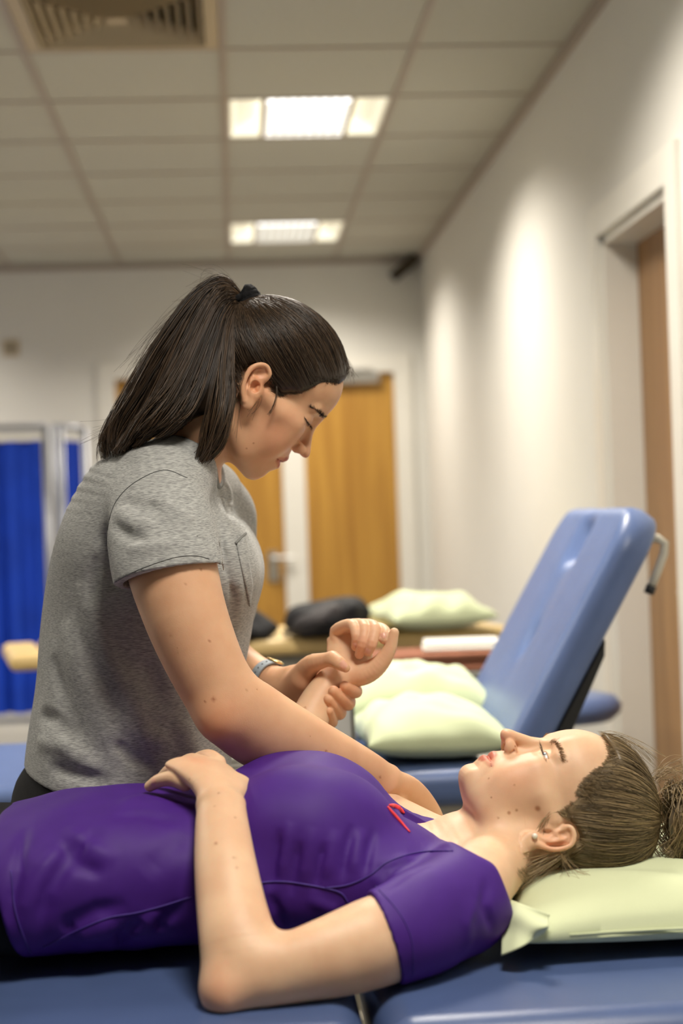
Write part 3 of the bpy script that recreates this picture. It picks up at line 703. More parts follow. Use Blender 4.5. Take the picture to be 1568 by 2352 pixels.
        # cells
        ci = (act[:, None, :]*B+off[None]).reshape(-1, 3)
        cor = np.array([(i, j, k) for i in (0, 1) for j in (0, 1) for k in (0, 1)])
        val = np.stack([G[ci[:, 0]+c[0], ci[:, 1]+c[1], ci[:, 2]+c[2]] for c in cor], -1)
        ng = val < 0; mix = ng.any(1) & ~ng.all(1); ci = ci[mix]; val = val[mix]; ng = ng[mix]
        acc = np.zeros((len(ci), 3)); cnt = np.zeros(len(ci))
        for a in range(8):
            for b in range(a+1, 8):
                if abs(cor[a]-cor[b]).sum() != 1: continue
                m = ng[:, a] != ng[:, b]; t = val[m, a]/(val[m, a]-val[m, b])
                acc[m] += cor[a]+(cor[b]-cor[a])*t[:, None]; cnt[m] += 1
        V = lo+(ci+acc/cnt[:, None])*h
        I = np.full(dim, -1, np.int32); I[ci[:, 0], ci[:, 1], ci[:, 2]] = np.arange(len(ci))
        Q = []
        for ax in range(3):
            e = np.zeros(3, int); e[ax] = 1; o1 = np.zeros(3, int); o1[(ax+1) % 3] = 1; o2 = np.zeros(3, int); o2[(ax+2) % 3] = 1
            a = G[ci[:, 0], ci[:, 1], ci[:, 2]]; b = G[ci[:, 0]+e[0], ci[:, 1]+e[1], ci[:, 2]+e[2]]
            m = (a < 0) != (b < 0); m &= (ci[:, (ax+1) % 3] > 0) & (ci[:, (ax+2) % 3] > 0); c = ci[m]; fl = (a[m] < 0)
            g = lambda d: I[c[:, 0]-d[0], c[:, 1]-d[1], c[:, 2]-d[2]]
            q = np.stack([g(o1*0), g(o1), g(o1+o2), g(o2)], -1); ok = (q >= 0).all(1); q = q[ok]; fl = fl[ok]
            q[fl] = q[fl][:, ::-1]; Q.append(q[:, ::-1] if False else q)
        Q = np.concatenate(Q)[:, ::-1]
        V = V.astype(f32)
        for _ in range(proj):
            f = s.evc(V); g = s.grad(V, f); st = f[:, None]*g/(np.einsum('ij,ij->i', g, g)[:, None]+f32(1e-3)); L = np.linalg.norm(st, axis=1); st *= np.minimum(1, 0.6*h/(L+1e-9))[:, None].astype(f32); V = V-st
        return V, Q
def refine(Fd, V, Q, spheres, h):
    """split the faces inside the given spheres 2x2 and pull the new points onto the surface"""
    cen = V[Q].mean(1); sel = np.zeros(len(Q), bool)
    for c, r in spheres: sel |= ((cen-np.asarray(c, f32))**2).sum(1) < r*r
    qs = Q[sel].astype(np.int64); n0 = len(V)
    def keys(q): 
        a = q; b = np.roll(q, -1, 1); return np.minimum(a, b)*n0+np.maximum(a, b)
    ks = keys(qs); ko = np.unique(keys(Q[~sel].astype(np.int64))); uk, inv = np.unique(ks, return_inverse=True); inv = inv.reshape(ks.shape)
    ea, eb = uk//n0, uk % n0; mid = (V[ea]+V[eb])/2; border = np.isin(uk, ko); fc = V[qs].mean(1)
    nm = n0+np.arange(len(uk)); nf = n0+len(uk)+np.arange(len(qs)); m = nm[inv]
    q2 = np.concatenate([np.stack([qs[:, k], m[:, k], nf, m[:, k-1]], -1) for k in range(4)])
    pts = np.concatenate([mid[~border], fc]).astype(f32)
    for _ in range(1):
        f = Fd.evc(pts); g = Fd.grad(pts, f, 0.0004); st = f[:, None]*g/(np.einsum('ij,ij->i', g, g)[:, None]+f32(1e-2)); L = np.linalg.norm(st, axis=1); st *= np.minimum(1, 0.5*h/(L+1e-9))[:, None].astype(f32); pts = pts-st
    mid[~border] = pts[:(~border).sum()]; fc = pts[(~border).sum():]
    return np.concatenate([V, mid, fc]).astype(f32), np.concatenate([Q[~sel], q2.astype(np.int32)])
def spl(P, sub):
    P = np.asarray(P, float); n = len(P)
    if n < 3: 
        t = np.linspace(0, 1, sub+1)[:, None]; return P[0]*(1-t)+P[1]*t
    E = np.concatenate([2*P[:1]-P[1:2], P, 2*P[-1:]-P[-2:-1]]); out = []
    for i in range(n-1):
        p0, p1, p2, p3 = E[i], E[i+1], E[i+2], E[i+3]
        for t in np.arange(sub)/sub:
            out.append(0.5*((2*p1)+(-p0+p2)*t+(2*p0-5*p1+4*p2-p3)*t*t+(-p0+3*p1-3*p2+p3)*t**3))
    out.append(P[-1]); return np.array(out)
def polysdf(x, z, pg):
    d = np.full(x.shape, 1e12, f32); sgn = np.ones(x.shape, bool)
    n = len(pg)
    for i in range(n):
        a = pg[i]; b = pg[i-1]; ex, ez = b-a; wx = x-a[0]; wz = z-a[1]
        t = np.clip((wx*ex+wz*ez)/(ex*ex+ez*ez+1e-12), 0, 1); dx = wx-ex*t; dz = wz-ez*t; d = np.minimum(d, dx*dx+dz*dz)
        c1 = z >= a[1]; c2 = z < b[1]; c3 = ex*wz > ez*wx
        fl = (c1 & c2 & c3) | (~c1 & ~c2 & ~c3); sgn ^= fl
    return np.where(sgn, 1, -1).astype(f32)*np.sqrt(d)
class Frame:
    """local head frame in mm: x forward, n towards the camera side, z up"""
    def __init__(s, o, fx, uz):
        s.o = np.array(o, float); s.x = nrm(fx); s.z = nrm(np.array(uz)-s.x*(np.dot(uz, s.x))); s.n = np.cross(s.x, s.z)
        if s.n[1] > 0: s.n = -s.n
        s.R = np.stack([s.x, s.n, s.z])
    def __call__(s, x, n, z): return s.o+0.001*(x*s.x+n*s.n+z*s.z)
    def inv(s, P): return ((np.asarray(P, f32)-s.o.astype(f32))@s.R.T.astype(f32))*f32(1000)
    def px(s, p, n=0.0):
        """pixel -> local (x,z) on the sagittal plane at lateral offset n (mm)"""
        d = ray(*p); pl = s.o+0.001*n*s.n; t = ((pl-CAM)@s.n)/(d@s.n); q = CAM+d*t-s.o; return np.array([q@s.x, q@s.z])*1000
def make_obj(name, V, Q, mat, parent, smooth=True):
    return link(name, np_mesh(name, V, Q), mat, parent, smooth)
def bvh(ob):
    me = ob.data; n = len(me.vertices); co = np.zeros(n*3, f32); me.vertices.foreach_get('co', co)
    m = len(me.polygons); ix = np.zeros(len(me.loops), np.int32); me.loops.foreach_get('vertex_index', ix)
    return BVHTree.FromPolygons(co.reshape(-1, 3).tolist(), ix.reshape(m, -1).tolist())
def hit(tree, px, py, lift=0.0):
    d = Vector(ray(px, py)).normalized(); h = tree.ray_cast(Vector(CAM), d)
    if h[0] is None: return None, None
    nn = h[1] if h[1].dot(d) < 0 else -h[1]
    return np.array(h[0])+lift*np.array(nn), np.array(nn)
def strands(P, r, sides=3):
    """P (S,n,3) centre lines, r (S,n) or scalar radii -> V,Q"""
    P = np.asarray(P, f32); S, n, _ = P.shape; r = np.broadcast_to(np.asarray(r, f32), (S, n))
    T = np.gradient(P, axis=1); T /= np.linalg.norm(T, axis=2)[..., None]+1e-9
    a = np.array([0.31, 0.83, 0.46], f32); u = np.cross(T, a); u /= np.linalg.norm(u, axis=2)[..., None]+1e-9; v = np.cross(T, u)
    ph = RNG.uniform(0, 6.28, (S, 1))
    V = np.stack([P+r[..., None]*(np.cos(ph+2*np.pi*k/sides)[..., None]*u+np.sin(ph+2*np.pi*k/sides)[..., None]*v) for k in range(sides)], 2)
    idx = np.arange(S*n*sides).reshape(S, n, sides)
    Q = [np.stack([idx[:, :-1, k], idx[:, :-1, (k+1) % sides], idx[:, 1:, (k+1) % sides], idx[:, 1:, k]], -1).reshape(-1, 4) for k in range(sides)]
    return V.reshape(-1, 3).astype(f32), np.concatenate(Q)
def paint(ob, tint):
    """tint (n,3) colour multiplier stored as a point attribute"""
    at_ = ob.data.attributes.new('tint', 'FLOAT_COLOR', 'POINT'); c = np.ones((len(tint), 4), f32); c[:, :3] = tint; at_.data.foreach_set('color', c.ravel())
def seg_disp(lines, side=None):
    """folds: list of (points (m,3), width, height) ridges/grooves as displacement, distance measured in 3-D"""
    L = [(np.asarray(p, f32), f32(w), f32(a)) for p, w, a in lines]
    def fn(P):
        out = np.zeros(len(P), f32)
        for p, w, a in L:
            best = np.full(len(P), 1e3, f32)
            tt = np.zeros(len(P), f32); m = len(p)-1
            for i in range(m):
                ba = p[i+1]-p[i]; q = P-p[i]; t = np.clip(q@ba/f32(max(float(ba@ba), 1e-12)), 0, 1); q = q-t[:, None]*ba; d = np.einsum('ij,ij->i', q, q); c = d < best; best[c] = d[c]; tt[c] = (i+t[c])/m
            fade = np.clip(np.minimum(tt, 1-tt)*4, 0, 1); out += a*np.exp(-best/(w*w))*fade
        return out
    return fn
# ================================================================ PEOPLE: shared materials
def skin_mat(name, base, rough=0.48):
    m, nt, p = nt_mat(name); L = nt.links
    at_ = N(nt, 'ShaderNodeAttribute', attribute_name='tint'); tc = N(nt, 'ShaderNodeTexCoord')
    n1 = N(nt, 'ShaderNodeTexNoise'); n1.inputs['Scale'].default_value = 28; n1.inputs['Detail'].default_value = 5; L.new(tc.outputs['Object'], n1.inputs['Vector'])
    rp = N(nt, 'ShaderNodeValToRGB'); rp.color_ramp.elements[0].position = 0.32; rp.color_ramp.elements[1].position = 0.68
    b = np.array(base[:3]); rp.color_ramp.elements[0].color = tuple(b*np.array([0.95, 0.90, 0.88]))+(1,); rp.color_ramp.elements[1].color = tuple(np.minimum(1, b*np.array([1.03, 1.05, 1.05])))+(1,)
    L.new(n1.outputs['Fac'], rp.inputs[0])
    mx = N(nt, 'ShaderNodeMix', data_type='RGBA', blend_type='MULTIPLY'); mx.inputs['Factor'].default_value = 1.0
    L.new(rp.outputs[0], mx.inputs[6]); L.new(at_.outputs['Color'], mx.inputs[7]); L.new(mx.outputs[2], p.inputs['Base Color'])
    p.inputs['Roughness'].default_value = rough; p.inputs['Specular IOR Level'].default_value = 0.4
    p.inputs['Subsurface Weight'].default_value = 0.35; p.inputs['Subsurface Radius'].default_value = (1.0, 0.38, 0.22); p.inputs['Subsurface Scale'].default_value = 0.006
    n2 = N(nt, 'ShaderNodeTexNoise'); n2.inputs['Scale'].default_value = 900; n2.inputs['Detail'].default_value = 2; L.new(tc.outputs['Object'], n2.inputs['Vector'])
    bp = N(nt, 'ShaderNodeBump'); bp.inputs['Strength'].default_value = 0.12; bp.inputs['Distance'].default_value = 0.001; L.new(n2.outputs['Fac'], bp.inputs['Height']); L.new(bp.outputs[0], p.inputs['Normal'])
    return m
def hair_mat(name, c1, c2, rough=0.38):
    m, nt, p = nt_mat(name); L = nt.links
    at_ = N(nt, 'ShaderNodeAttribute', attribute_name='tint'); mx = N(nt, 'ShaderNodeMix', data_type='RGBA'); mx.inputs[6].default_value = c1; mx.inputs[7].default_value = c2
    L.new(at_.outputs['Fac'], mx.inputs['Factor']); L.new(mx.outputs[2], p.inputs['Base Color'])
    p.inputs['Roughness'].default_value = rough; p.inputs['Specular IOR Level'].default_value = 0.5; p.inputs['Anisotropic'].default_value = 0.5
    return m
def heather(name):
    m, nt, p = nt_mat(name); L = nt.links
    tc = N(nt, 'ShaderNodeTexCoord'); mp = N(nt, 'ShaderNodeMapping'); mp.inputs['Scale'].default_value = (130, 130, 1100); mp.inputs['Rotation'].default_value = (0, math.radians(8), 0); L.new(tc.outputs['Object'], mp.inputs[0])
    n1 = N(nt, 'ShaderNodeTexNoise'); n1.inputs['Scale'].default_value = 1.0; n1.inputs['Detail'].default_value = 3; L.new(mp.outputs[0], n1.inputs['Vector'])
    rp = N(nt, 'ShaderNodeValToRGB'); rp.color_ramp.elements[0].position = 0.33; rp.color_ramp.elements[1].position = 0.66
    rp.color_ramp.elements[0].color = srgb(132, 133, 132); rp.color_ramp.elements[1].color = srgb(188, 189, 186); L.new(n1.outputs['Fac'], rp.inputs[0]); L.new(rp.outputs[0], p.inputs['Base Color'])
    p.inputs['Roughness'].default_value = 0.9; p.inputs['Specular IOR Level'].default_value = 0.2; p.inputs['Sheen Weight'].default_value = 0.2
    n2 = N(nt, 'ShaderNodeTexNoise'); n2.inputs['Scale'].default_value = 1200; L.new(tc.outputs['Object'], n2.inputs['Vector'])
    bp = N(nt, 'ShaderNodeBump'); bp.inputs['Strength'].default_value = 0.35; bp.inputs['Distance'].default_value = 0.001; L.new(n2.outputs['Fac'], bp.inputs['Height']); L.new(bp.outputs[0], p.inputs['Normal'])
    return m
MAT['skin_t'] = skin_mat('skin_warm', srgb(220, 174, 138))
MAT['skin_p'] = skin_mat('skin_fair', srgb(228, 190, 156))
MAT['hair_t'] = hair_mat('dark_brown_hair', (0.016, 0.010, 0.006, 1), (0.125, 0.076, 0.042, 1))
MAT['hair_p'] = hair_mat('dark_blonde_hair', (0.085, 0.058, 0.028, 1), (0.46, 0.33, 0.17, 1), 0.42)
MAT['heather'] = heather('heather_grey_jersey')
MAT['purple'] = surf('purple_sports_jersey', srgb(68, 28, 124), 0.6, 0.28, var=0.05, nscale=30, bump=0.12, bscale=1500)
MAT['purple2'] = surf('purple_mesh_panel', srgb(54, 26, 108), 0.6, 0.4, var=0.08, nscale=60, bump=0.2, bscale=1500)
MAT['coral'] = surf('coral_tape', srgb(255, 72, 78), 0.5, 0.4, var=0.02)
MAT['denim'] = surf('black_trousers', (0.010, 0.010, 0.011, 1), 0.85, 0.2, var=0.2, nscale=80, bump=0.2, bscale=800)
MAT['rib'] = surf('grey_rib', srgb(134, 135, 133), 0.9, 0.2, var=0.08, nscale=300)
MAT['thread'] = surf('dark_grey_thread', srgb(92, 93, 93), 0.9, 0.2, var=0.05)
MAT['pearl'] = surf('pearl', srgb(236, 228, 214), 0.2, 0.6, var=0.02)
MAT['gold'] = surf('gold_metal', (0.83, 0.62, 0.28, 1), 0.25, metal=1.0, var=0.02)
MAT['strap'] = surf('pale_blue_grey_leather', srgb(150, 160, 168), 0.6, 0.4, var=0.05)
MAT['eyewhite'] = surf('eye_white', srgb(232, 226, 220), 0.12, 0.5, var=0.01)
MAT['iris'] = surf('grey_blue_iris', srgb(96, 108, 116), 0.15, 0.5, var=0.2, nscale=400)
MAT['lash'] = surf('dark_lash', (0.012, 0.010, 0.009, 1), 0.6, 0.3, var=0.05)
MAT['nail'] = surf('finger_nail', srgb(226, 172, 150), 0.28, 0.5, var=0.02)
MAT['scrunchie'] = surf('black_hair_tie', (0.008, 0.008, 0.009, 1), 0.85, 0.2, var=0.3, nscale=200, bump=0.5, bscale=600)

TARR = (128, 60, 22, -8, -19, -38, -76, -84)
def head(Fd, fr, prof, zm, lid='open', lips=1.0, xo=0.0):
    """adult head; zm = this person's heights for the template landmarks TARR (mm)"""
    zs = lambda z: float(np.interp(z, TARR[::-1], zm[::-1]))
    Lc = lambda x, n, z: fr(x+xo, n, zs(z))
    mm = 0.001; R = fr.R
    def E(x, n, z, rx, rn, rz, k, mode='u'): Fd.ell(Lc(x, n, z), np.array([rx, rn, rz])*mm, R, k*mm, mode)
    def C(pts, rad, k, mode='u'): Fd.chain([Lc(*p) for p in pts], [r*mm for r in rad], k*mm, mode)
    E(-2, 0, 52, 95, 72, 74, 4); E(-30, 0, -8, 50, 50, 46, 25); E(44, 0, 56, 53, 60, 48, 20)
    E(45, 0, 2, 52, 60, 52, 22); E(46, 0, -42, 50, 45, 40, 20)
    for s in (-1, 1):
        C([(0, 55*s, -6), (6, 48*s, -46), (44, 36*s, -67), (76, 9*s, -72)], (14, 13, 13, 14), 16)
        C([(70, 44*s, 6), (44, 57*s, 3), (12, 63*s, 6)], (12, 11, 9), 16)
        E(64, 31*s, -19, 21, 23, 26, 14)
        E(36, 38*s, -26, 42, 20, 42, 20)
    E(75, 0, -40, 25, 23, 27, 12); E(81, 0, -69, 16, 21, 15, 14); E(52, 0, -66, 34, 26, 20, 14)
    for s in (-1, 1):
        C([(89, 8*s, 37), (87, 22*s, 41), (77, 42*s, 37)], (8, 8, 6.5), 10)
        E(99, 30*s, 23, 15, 19, 12.5, 9, 's')
        E(96, 16*s, 8, 9, 8, 16, 9, 's')
    C([(93, 0, 34), (98, 0, 16), (110, 0, -3)], (6.5, 6.5, 9), 7)
    E(114, 0, -7, 11, 11, 10, 5)
    for s in (-1, 1):
        E(100, 12*s, -10, 11, 6.0, 8.2, 4)
    # lips
    C([(97, 0, -31.5), (94.5, 9, -32.5), (86, 24, -38.5)], (5.6*lips, 5.0*lips, 3.0), 3); C([(97, 0, -31.5), (94.5, -9, -32.5), (86, -24, -38.5)], (5.6*lips, 5.0*lips, 3.0), 3)
    C([(96, 0, -46), (93, 10, -45.5), (86, 23, -40.5)], (6.4*lips, 5.6*lips, 3.0), 3); C([(96, 0, -46), (93, -10, -45.5), (86, -23, -40.5)], (6.4*lips, 5.6*lips, 3.0), 3)
    lo, hi = fr.o-0.19, fr.o+0.19
    Fd.poly(fr, prof, lo, hi, 5*mm)
    # mouth line, philtrum, nostrils
    for s in (-1, 1):
        C([(101, 0, -38.5), (96, 12*s, -38.5), (86, 27*s, -40.5)], (1.4, 1.5, 1.3), 1.5, 's')
        E(108.5, 9.5*s, -17.6, 5.2, 7.0, 3.3, 1.3, 's')
        C([(93, 18.5*s, -16), (96, 17*s, -8)], (1.4, 1.2), 3, 's')
    # eyes
    for s in (-1, 1):
        if lid == 'open':
            E(73.5, 31*s, 23, 13.6, 14.2, 13.4, 3)
            C([(90, 19*s, 21.5), (91, 31*s, 21.5), (78, 45*s, 22.0)], (1.8, 3.6, 1.8), 1.2, 's')
            E(73.5, 31*s, 23, 11.2, 11.6, 11.2, 0.8)
        else:
            E(74.0, 31*s, 22, 14.0, 15.0, 12.4, 3)
            C([(90, 17*s, 16.0), (88, 31*s, 13.0), (76, 46*s, 17.0)], (1.0, 1.1, 0.8), 1.5, 's')
    return Lc, zs
def ear(Fd, tr, Yb, helix, anti, lobe, concha, tragus, base, sc):
    """ear traced as its own relief: lists of (px,py,outward mm) on the plane through depth Yb"""
    P = lambda p: at(p[0], p[1], Yb-p[2]*0.001)
    hx = spl([P(p) for p in helix], 4); Fd.chain(hx, [3.3*sc*0.001]*len(hx), 0.003)
    ax = spl([P(p) for p in anti], 4); Fd.chain(ax, [3.0*sc*0.001]*len(ax), 0.003)
    for p, r in base: Fd.ell(P(p), np.array([r, r*0.55, r])*0.001, None, 0.006)
    Fd.ell(P(lobe[:3]), np.array([lobe[3], lobe[3]*0.5, lobe[3]])*0.001, None, 0.004)
    for c, r in concha: Fd.ell(P(c), np.array(r)*0.001, None, 0.0025, 's')
    Fd.ell(P(tragus[:3]), np.array([tragus[3], tragus[3]*0.8, tragus[3]*1.2])*0.001, None, 0.003)
def dense_profile(fr, pts, back):
    q = np.array([fr.px(p) for p in pts]); q = spl(q, 2); return [tuple(x) for x in q]+back

# ================================================================ THE THERAPIST
Ot = at(596, 893, 2.165); Ot = A3(Ot[0], 2.237, Ot[2])
pt_, yw_ = math.radians(45), math.radians(5)
fx = A3(math.cos(pt_)*math.cos(yw_), math.cos(pt_)*math.sin(yw_), -math.sin(pt_)); uz = A3(math.sin(pt_), 0, math.cos(pt_))
HT = Frame(Ot, fx, uz)
prT = [(800, 835), (793, 852), (788, 867), (786, 894), (779, 916), (768, 936), (748, 961), (731, 977), (725.5, 984), (717.6, 1001), (714, 1023), (711.5, 1040), (708, 1049), (701, 1053), (693, 1050), (687, 1047), (678.6, 1046), (670, 1049), (664, 1056), (657, 1061), (649.5, 1063), (643, 1060), (643.5, 1066), (641, 1074), (634, 1079), (622, 1081.5), (613, 1086), (605, 1093.5), (585, 1102.5), (570, 1102.5), (556, 1098), (540, 1086), (524.5, 1070)]
profT = dense_profile(HT, prT, [(20, -160), (-300, -160), (-300, 300), (90, 300), (96, 150)])
FT = Field()
zmT = (126, 64, 18, -16, -28, -49.5, -86, -100)
LT, zsT = head(FT, HT, profT, zmT, lid='closed', lips=0.95, xo=-6)
# neck
FRX = A3(math.cos(0.2), -math.sin(0.2), 0)
neckT = [((at(530, 1005, 2.23)+at(430, 880, 2.23))/2, 0.052, 0.049, 0.049), ((at(505, 1055, 2.24)+at(400, 935, 2.24))/2, 0.053, 0.050, 0.050), ((at(492, 1102, 2.26)+at(365, 990, 2.26))/2, 0.058, 0.053, 0.053), ((at(490, 1160, 2.28)+at(330, 1060, 2.28))/2, 0.075, 0.060, 0.060)]
FT.loft(neckT, FRX, k=0.022, cap=0.6)
# ear (traced)
zp = lambda x, y: (500+x/4.48, 800+y/4.48)
EYb = 2.168
helix = [(*zp(430, 350), 5), (*zp(500, 310), 7), (*zp(532, 262), 9), (*zp(505, 190), 12), (*zp(440, 168), 15), (*zp(365, 192), 17), (*zp(305, 262), 18), (*zp(268, 360), 18), (*zp(258, 450), 17), (*zp(268, 535), 14)]
anti = [(*zp(455, 225), 9), (*zp(385, 275), 10), (*zp(335, 350), 12), (*zp(312, 420), 13), (*zp(330, 478), 11), (*zp(368, 490), 9)]
ear(FT, None, EYb, helix, anti, (*zp(305, 560), 10, 9.0), [((*zp(385, 395), 13), (7.0, 9, 8.0)), ((*zp(440, 262), 13), (9, 4, 5.5)), ((*zp(305, 320), 15), (2.2, 2.5, 12))], (*zp(425, 425), 5, 4.6), [((*zp(400, 270), 4), 15), ((*zp(340, 420), 5), 17), ((*zp(320, 510), 6), 11)], 1.0)
# torso under the shirt
def lev(a, b, Y, w): 
    A_, B_ = at(*a, Y), at(*b, Y); return ((A_+B_)/2, w, np.linalg.norm(A_-B_)/2, np.linalg.norm(A_-B_)/2)
TYM = 2.285
levT = [lev((255, 1075), (515, 1120), TYM, 0.150), lev((185, 1135), (545, 1185), TYM, 0.172), lev((133, 1240), (574, 1270), TYM, 0.176), lev((108, 1370), (584, 1345), TYM, 0.165), lev((93, 1500), (566, 1470), TYM, 0.152), lev((80, 1620), (548, 1600), TYM, 0.158), lev((66, 1735), (532, 1720), TYM, 0.172), lev((58, 1860), (525, 1850), TYM, 0.182)]
FT.loft(levT[:6]+[(levT[6][0], 0.15, 0.11, 0.11)], FRX, k=0.03, cap=0.4, grow=-0.022)
# near (right) arm: contour pairs
def arm(pairs, front=(1, 0, 0.0)):
    out = []
    for a, b, Y, dw in pairs:
        A_, B_ = at(*a, Y), at(*b, Y); e = np.linalg.norm(A_-B_)/2; out.append(((A_+B_)/2, e*dw, e, e))
    return out
armT = arm([((280, 1190), (465, 1170), 2.12, 0.80), ((288, 1300), (495, 1280), 2.065, 0.88), ((322, 1405), (516, 1380), 2.045, 0.92), ((362, 1500), (541, 1460), 2.035, 0.92), ((408, 1590), (570, 1530), 2.03, 0.92), ((445, 1650), (606, 1578), 2.03, 0.90),
            ((488, 1697), (652, 1608), 2.035, 0.86), ((560, 1748), (708, 1640), 2.045, 0.84), ((640, 1783), (760, 1668), 2.06, 0.82), ((735, 1806), (812, 1697), 2.08, 0.80), ((815, 1822), (868, 1733), 2.105, 0.72), ((862, 1838), (902, 1760), 2.12, 0.68)])
FT.loft(armT, [nrm(at(b[0], b[1], 2)-at(a[0], a[1], 2)) for a, b in (((270, 1190), (470, 1170)), ((288, 1300), (495, 1280)), ((322, 1405), (516, 1380)), ((362, 1500), (541, 1460)), ((408, 1590), (570, 1530)), ((445, 1650), (606, 1578)), ((488, 1697), (652, 1608)), ((560, 1748), (708, 1640)), ((640, 1783), (760, 1668)), ((735, 1806), (812, 1697)), ((815, 1822), (868, 1733)), ((862, 1838), (902, 1760)))], k=0.02, sub=4, cap=0.6)
FT.ell(at(505, 1650, 2.005), (0.022, 0.02, 0.022), None, 0.03)            # elbow bone
# near hand, reaching under the patient's far shoulder
hw = [at(882, 1797, 2.12), at(915, 1830, 2.145), at(948, 1880, 2.165)]
FT.loft([(hw[0], 0.020, 0.024, 0.024), (hw[1], 0.017, 0.036, 0.034), (hw[2], 0.015, 0.040, 0.038), (at(975, 1935, 2.175), 0.013, 0.038, 0.036)], nrm(at(940, 1800, 2.14)-at(890, 1830, 2.14)), k=0.012, cap=0.5)
kn = [(992, 1902, 2.165), (984, 1925, 2.175), (972, 1945, 2.18), (955, 1960, 2.178)]
for i, (x, y, Y) in enumerate(kn):
    L_ = (66, 74, 70, 56)[i]
    FT.chain([at(x-20, y-25, Y-0.002), at(x, y, Y), at(x+L_*0.35, y+L_*0.62, Y-0.012), at(x+L_*0.42, y+L_*1.05, Y-0.045)], (0.0098, 0.0095, 0.0085, 0.0075), 0.006)
FT.chain([at(905, 1840, 2.13), at(925, 1890, 2.115), at(950, 1925, 2.10), at(968, 1950, 2.095)], (0.014, 0.012, 0.0105, 0.0085), 0.008)
# far (left) arm
FARW = [at(470, 1200, 2.45), at(480, 1380, 2.47), at(490, 1480, 2.46), at(535, 1520, 2.42), at(575, 1543, 2.385), at(615, 1560, 2.345), at(645, 1577, 2.32)]
FT.chain(FARW, (0.055, 0.047, 0.042, 0.036, 0.030, 0.0255, 0.0245), 0.02, sub=4)
# left hand gripping the wrist: palm behind, thumb over the top, four fingers round the far side
Hp = lambda x, y, Y: at(540+x/3.733, 1380+y/3.733, Y)
FT.loft([(Hp(390, 730, 2.325), 0.017, 0.026, 0.027), (Hp(490, 760, 2.305), 0.020, 0.038, 0.036), (Hp(600, 790, 2.295), 0.018, 0.046, 0.044), (Hp(720, 830, 2.30), 0.014, 0.046, 0.044)], nrm(Hp(500, 600, 2.3)-Hp(540, 800, 2.3)), k=0.012, cap=0.5)
FT.chain([Hp(470, 760, 2.30), Hp(560, 650, 2.272), Hp(650, 550, 2.245), Hp(740, 515, 2.226), Hp(835, 497, 2.214)], (0.019, 0.0175, 0.0145, 0.0112, 0.0100), 0.009, sub=3)
FT.chain([Hp(835, 497, 2.214), Hp(885, 530, 2.205), Hp(945, 575, 2.20)], (0.0104, 0.0102, 0.0066), 0.005, sub=3)
FT.chain([Hp(520, 800, 2.30), Hp(590, 700, 2.265)], (0.020, 0.017), 0.012)
def wrapf(k0, pts, rad): FT.chain([Hp(*p) for p in pts], rad, 0.0028, sub=4)
wrapf(0, [(700, 690, 2.305), (860, 690, 2.305), (1000, 730, 2.285), (1035, 780, 2.25), (985, 765, 2.226), (940, 732, 2.214)], (0.0105, 0.0105, 0.0098, 0.0092, 0.0088, 0.0076))
wrapf(1, [(690, 770, 2.31), (840, 790, 2.31), (960, 830, 2.285), (968, 885, 2.245), (905, 835, 2.220), (843, 775, 2.208)], (0.0108, 0.0108, 0.0100, 0.0096, 0.0092, 0.0078))
wrapf(2, [(670, 850, 2.31), (800, 890, 2.31), (890, 920, 2.285), (893, 968, 2.246), (845, 910, 2.220), (800, 845, 2.208)], (0.0105, 0.0105, 0.0098, 0.0092, 0.0087, 0.0074))
wrapf(3, [(650, 930, 2.305), (760, 985, 2.30), (825, 1010, 2.28), (828, 1040, 2.245), (815, 1000, 2.222), (800, 945, 2.210)], (0.0095, 0.0095, 0.0088, 0.0084, 0.0079, 0.0067))
# creases in the wrist of the near hand
FT.disp(seg_disp([([at(850, 1828, 2.08), at(868, 1815, 2.085), at(885, 1808, 2.09)], 0.0022, -0.0022), ([at(858, 1836, 2.085), at(874, 1826, 2.09), at(890, 1818, 2.095)], 0.002, -0.002)]), at(830, 1800, 2.0)-0.06, at(890, 1840, 2.12)+0.06)
person_t = empty('person', (at(300, 1800, TYM)[0], TYM, 0))
tag(person_t, 'standing person with dark ponytail in grey t-shirt holding the raised wrist', 'person')
VT, QT = FT.mesh((-0.33, 1.92, 0.72), (0.40, 2.56, 1.60), 0.0028)
VT, QT = refine(FT, VT, QT, [(HT(70, 10, -15), 0.085), (at(590, 885, 2.16), 0.042), (at(760, 1580, 2.25), 0.085), (at(930, 1860, 2.13), 0.06)], 0.0028)
VT, QT = refine(FT, VT, QT, [(HT(88, 25, -48), 0.028), (HT(80, 30, 18), 0.024), (HT(98, 8, -22), 0.022), (at(590, 885, 2.16), 0.038), (at(790, 1590, 2.22), 0.04), (at(760, 1515, 2.22), 0.03)], 0.0014)
bodyT = make_obj('body', VT, QT, MAT['skin_t'], person_t)
treeT = bvh(bodyT)
def fhit(Fd, px, py, y0=1.5, y1=2.5, n=700):
    ys = np.linspace(y0, y1, n); d = ray(px, py); P = (CAM+d[None]*(ys/d[1])[:, None]).astype(f32); f = Fd.ev(P); i = np.nonzero(f < 0)[0]
    return P[i[0]].astype(float) if len(i) else at(px, py, 2.2)
